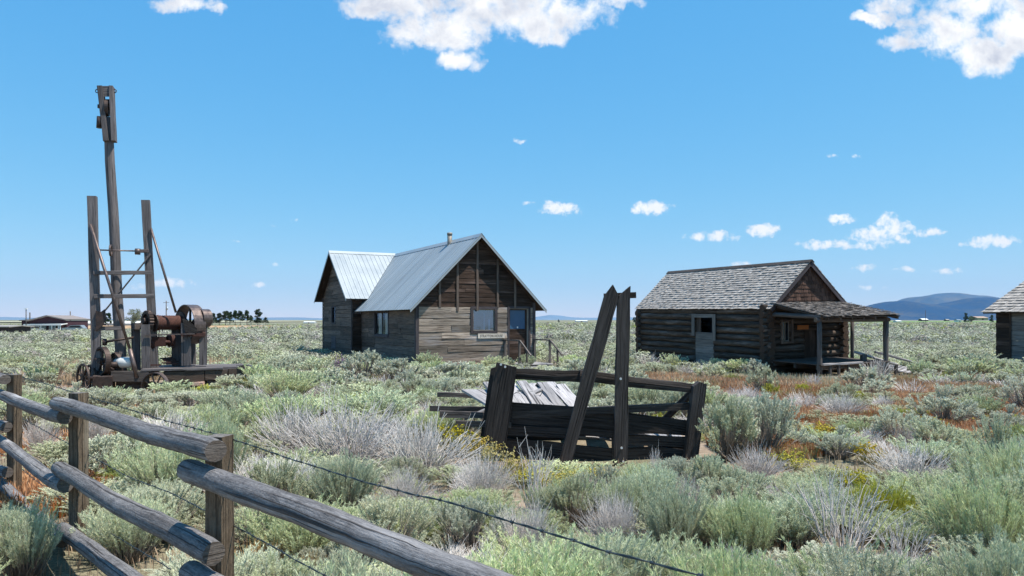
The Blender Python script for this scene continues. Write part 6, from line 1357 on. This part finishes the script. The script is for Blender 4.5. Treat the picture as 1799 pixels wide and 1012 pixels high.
def orange(nr_):
    c = ((-13.5, 20, 3.5, 5), (-16.5, 30, 6, 7), (13, 22.5, 5, 3), (5, 22, 3, 2), (9.2, 17.5, 5, 4), (14.5, 20, 3.5, 4))[nr_.randint(6)]
    a = nr_.rand()*6.28; r = nr_.rand()**.5*1.15; x, y = c[0]+math.cos(a)*r*c[2], c[1]+math.sin(a)*r*c[3]
    return (x, y) if foot_ok(x, y) else None
def under(nr_):
    y = 2.6+nr_.rand()**.7*14; x = (nr_.rand()*2-1)*.76*y
    return (x, y) if foot_ok(x, y) and on_red(x, y) < .2 else None
def under2(nr_):
    y = 14+nr_.rand()**.8*22; x = (nr_.rand()*2-1)*.76*y
    return (x, y) if foot_ok(x, y) and on_red(x, y) < .3 else None
grass('red_grass', 120000, reds, .15, .014, 'redgrass', 'low rusty red grass in patches between the bushes')
grass('orange_grass', 60000, orange, .16, .015, 'strawgrass', 'orange straw grass by the rig and behind the red grass')
grass('dry_grass', 26000, under, .12, .007, 'strawgrass', 'thin dry grass under the near bushes')
def redgreen(nr_):
    q = reds(nr_)
    if q is None or math.sin(q[0]*1.7+2)*math.sin(q[1]*1.3+q[0]*.4) < .35: return None
    return q
grass('green_weeds', 26000, redgreen, .13, .016, 'bright', 'yellow green weeds mixed into the red grass')
grass('green_grass', 30000, under2, .16, .012, 'rabbit', 'short green grey growth between the bushes')

# every plant gets a label of its own from where it stands
ORDW = ['first', 'second', 'third', 'fourth', 'fifth', 'sixth', 'seventh', 'eighth', 'ninth', 'tenth', 'eleventh', 'twelfth', 'thirteenth', 'fourteenth', 'fifteenth', 'sixteenth', 'seventeenth', 'eighteenth', 'nineteenth', 'twentieth', 'twenty-first', 'twenty-second', 'twenty-third', 'twenty-fourth', 'twenty-fifth', 'twenty-sixth']
def where(px_, y, x):
    if y < 5.2: band = 'at the very front'
    elif y < 7: band = 'in the near foreground'
    elif y < 9.5: band = 'in the middle foreground'
    elif y < 13: band = 'level with the chute'
    elif y < 17: band = 'just beyond the chute'
    elif y < 22: band = 'far back'
    else: band = 'farthest back'
    if y < 9.5:
        reg = 'behind the pole fence' if px_ < 400 and fdist(x, y) < 0 else ('before the pole fence' if px_ < 500 and fdist(x, y) > 0 else ('below the fallen chute boards' if px_ < 860 else ('below the tall chute posts' if px_ < 1130 else ('below the log cabin' if px_ < 1480 else 'at the right edge')))) if px_ < 400 or px_ >= 560 or fdist(x, y) > 0 else 'below the board house wing'
    elif y < 17:
        reg = 'left of the fence posts' if px_ < 130 else ('before the drilling rig' if px_ < 450 else ('before the board house wing' if px_ < 620 else ('left of the chute' if px_ < 780 else ('behind the chute' if px_ < 1230 else ('below the cabin porch' if px_ < 1500 else 'toward the plank shed')))))
    else:
        reg = 'left of the rig' if px_ < 140 else ('around the rig wheels' if px_ < 450 else ('between rig and board house' if px_ < 570 else ('by the board house side wall' if px_ < 735 else ('by the board house front' if px_ < 950 else ('between board house and cabin' if px_ < 1120 else ('by the cabin side wall' if px_ < 1350 else ('by the cabin porch' if px_ < 1620 else 'by the plank shed')))))))
    return band, reg
from collections import defaultdict
gr = defaultdict(list)
for p in plants:
    kind, nm, cat, x, y, wid, hgt, lab, o = p; GRP = {'sagebrush': 'sagebrush on the desert flat', 'rabbitbrush': 'green rabbitbrush on the desert flat', 'dead_brush': 'dead grey brush among the sage', 'green_bush': 'small yellow green bushes', 'yellow_wildflower': 'yellow wildflowers by the chute', 'purple_wildflower': 'purple wildflowers by the house', 'tumbleweed': 'tumbleweeds by the fence', 'bare_snag': 'bare white snags'}
    tag(o, lab, cat, GRP[nm])
    if lab is None: px_ = proj(x, y)[0]; gr[(cat,)+where(px_, y, x)].append((px_, p))
ADJ = {'sage': ('low silvery', 'grey green', 'large silvery'), 'rabbit': ('low green', 'feathery green', 'large green'), 'dead': ('low bleached', 'twiggy grey', 'large bleached'), 'bright': ('tiny yellow green', 'small yellow green', 'yellow green')}
for (cat, band, reg), L in gr.items():
    L.sort(key=lambda q: q[0])
    for i, (px_, p) in enumerate(L):
        a = ADJ[p[0]][0 if p[6] < .33 else (1 if p[6] < .6 else 2)]; c_ = {'sagebrush': 'sagebrush', 'rabbitbrush': 'brush', 'dead brush': 'dead brush', 'green bush': 'bush'}[cat]
        s_ = '%s %s %s %s' % (a, c_, band, reg)
        if len(L) > 1: s_ += ', ' + ('leftmost' if i == 0 else ('rightmost' if i == len(L)-1 else ORDW[i]+' from left'))
        p[8]['label'] = s_

# ------------------------------------------------------------------ air: pale haze round the whole scene
HB = 16000.0
b = MB(); bx(b, -HB, HB, -400, 14500, -6, 700); mh_ = bpy.data.materials.new('haze air'); mh_.use_nodes = True; t = mh_.node_tree; t.nodes.clear(); n = NT(t)
pv = n.n('ShaderNodeVolumePrincipled'); pv.inputs['Color'].default_value = (.42, .68, 1.0, 1); pv.inputs['Density'].default_value = 3.3e-5; pv.inputs['Anisotropy'].default_value = .0
ov = n.n('ShaderNodeOutputMaterial'); t.links.new(pv.outputs[0], ov.inputs['Volume'])
hz = b.build('haze', mh_); tag(hz, 'thin blue air between the camera and the hills', kind='stuff')
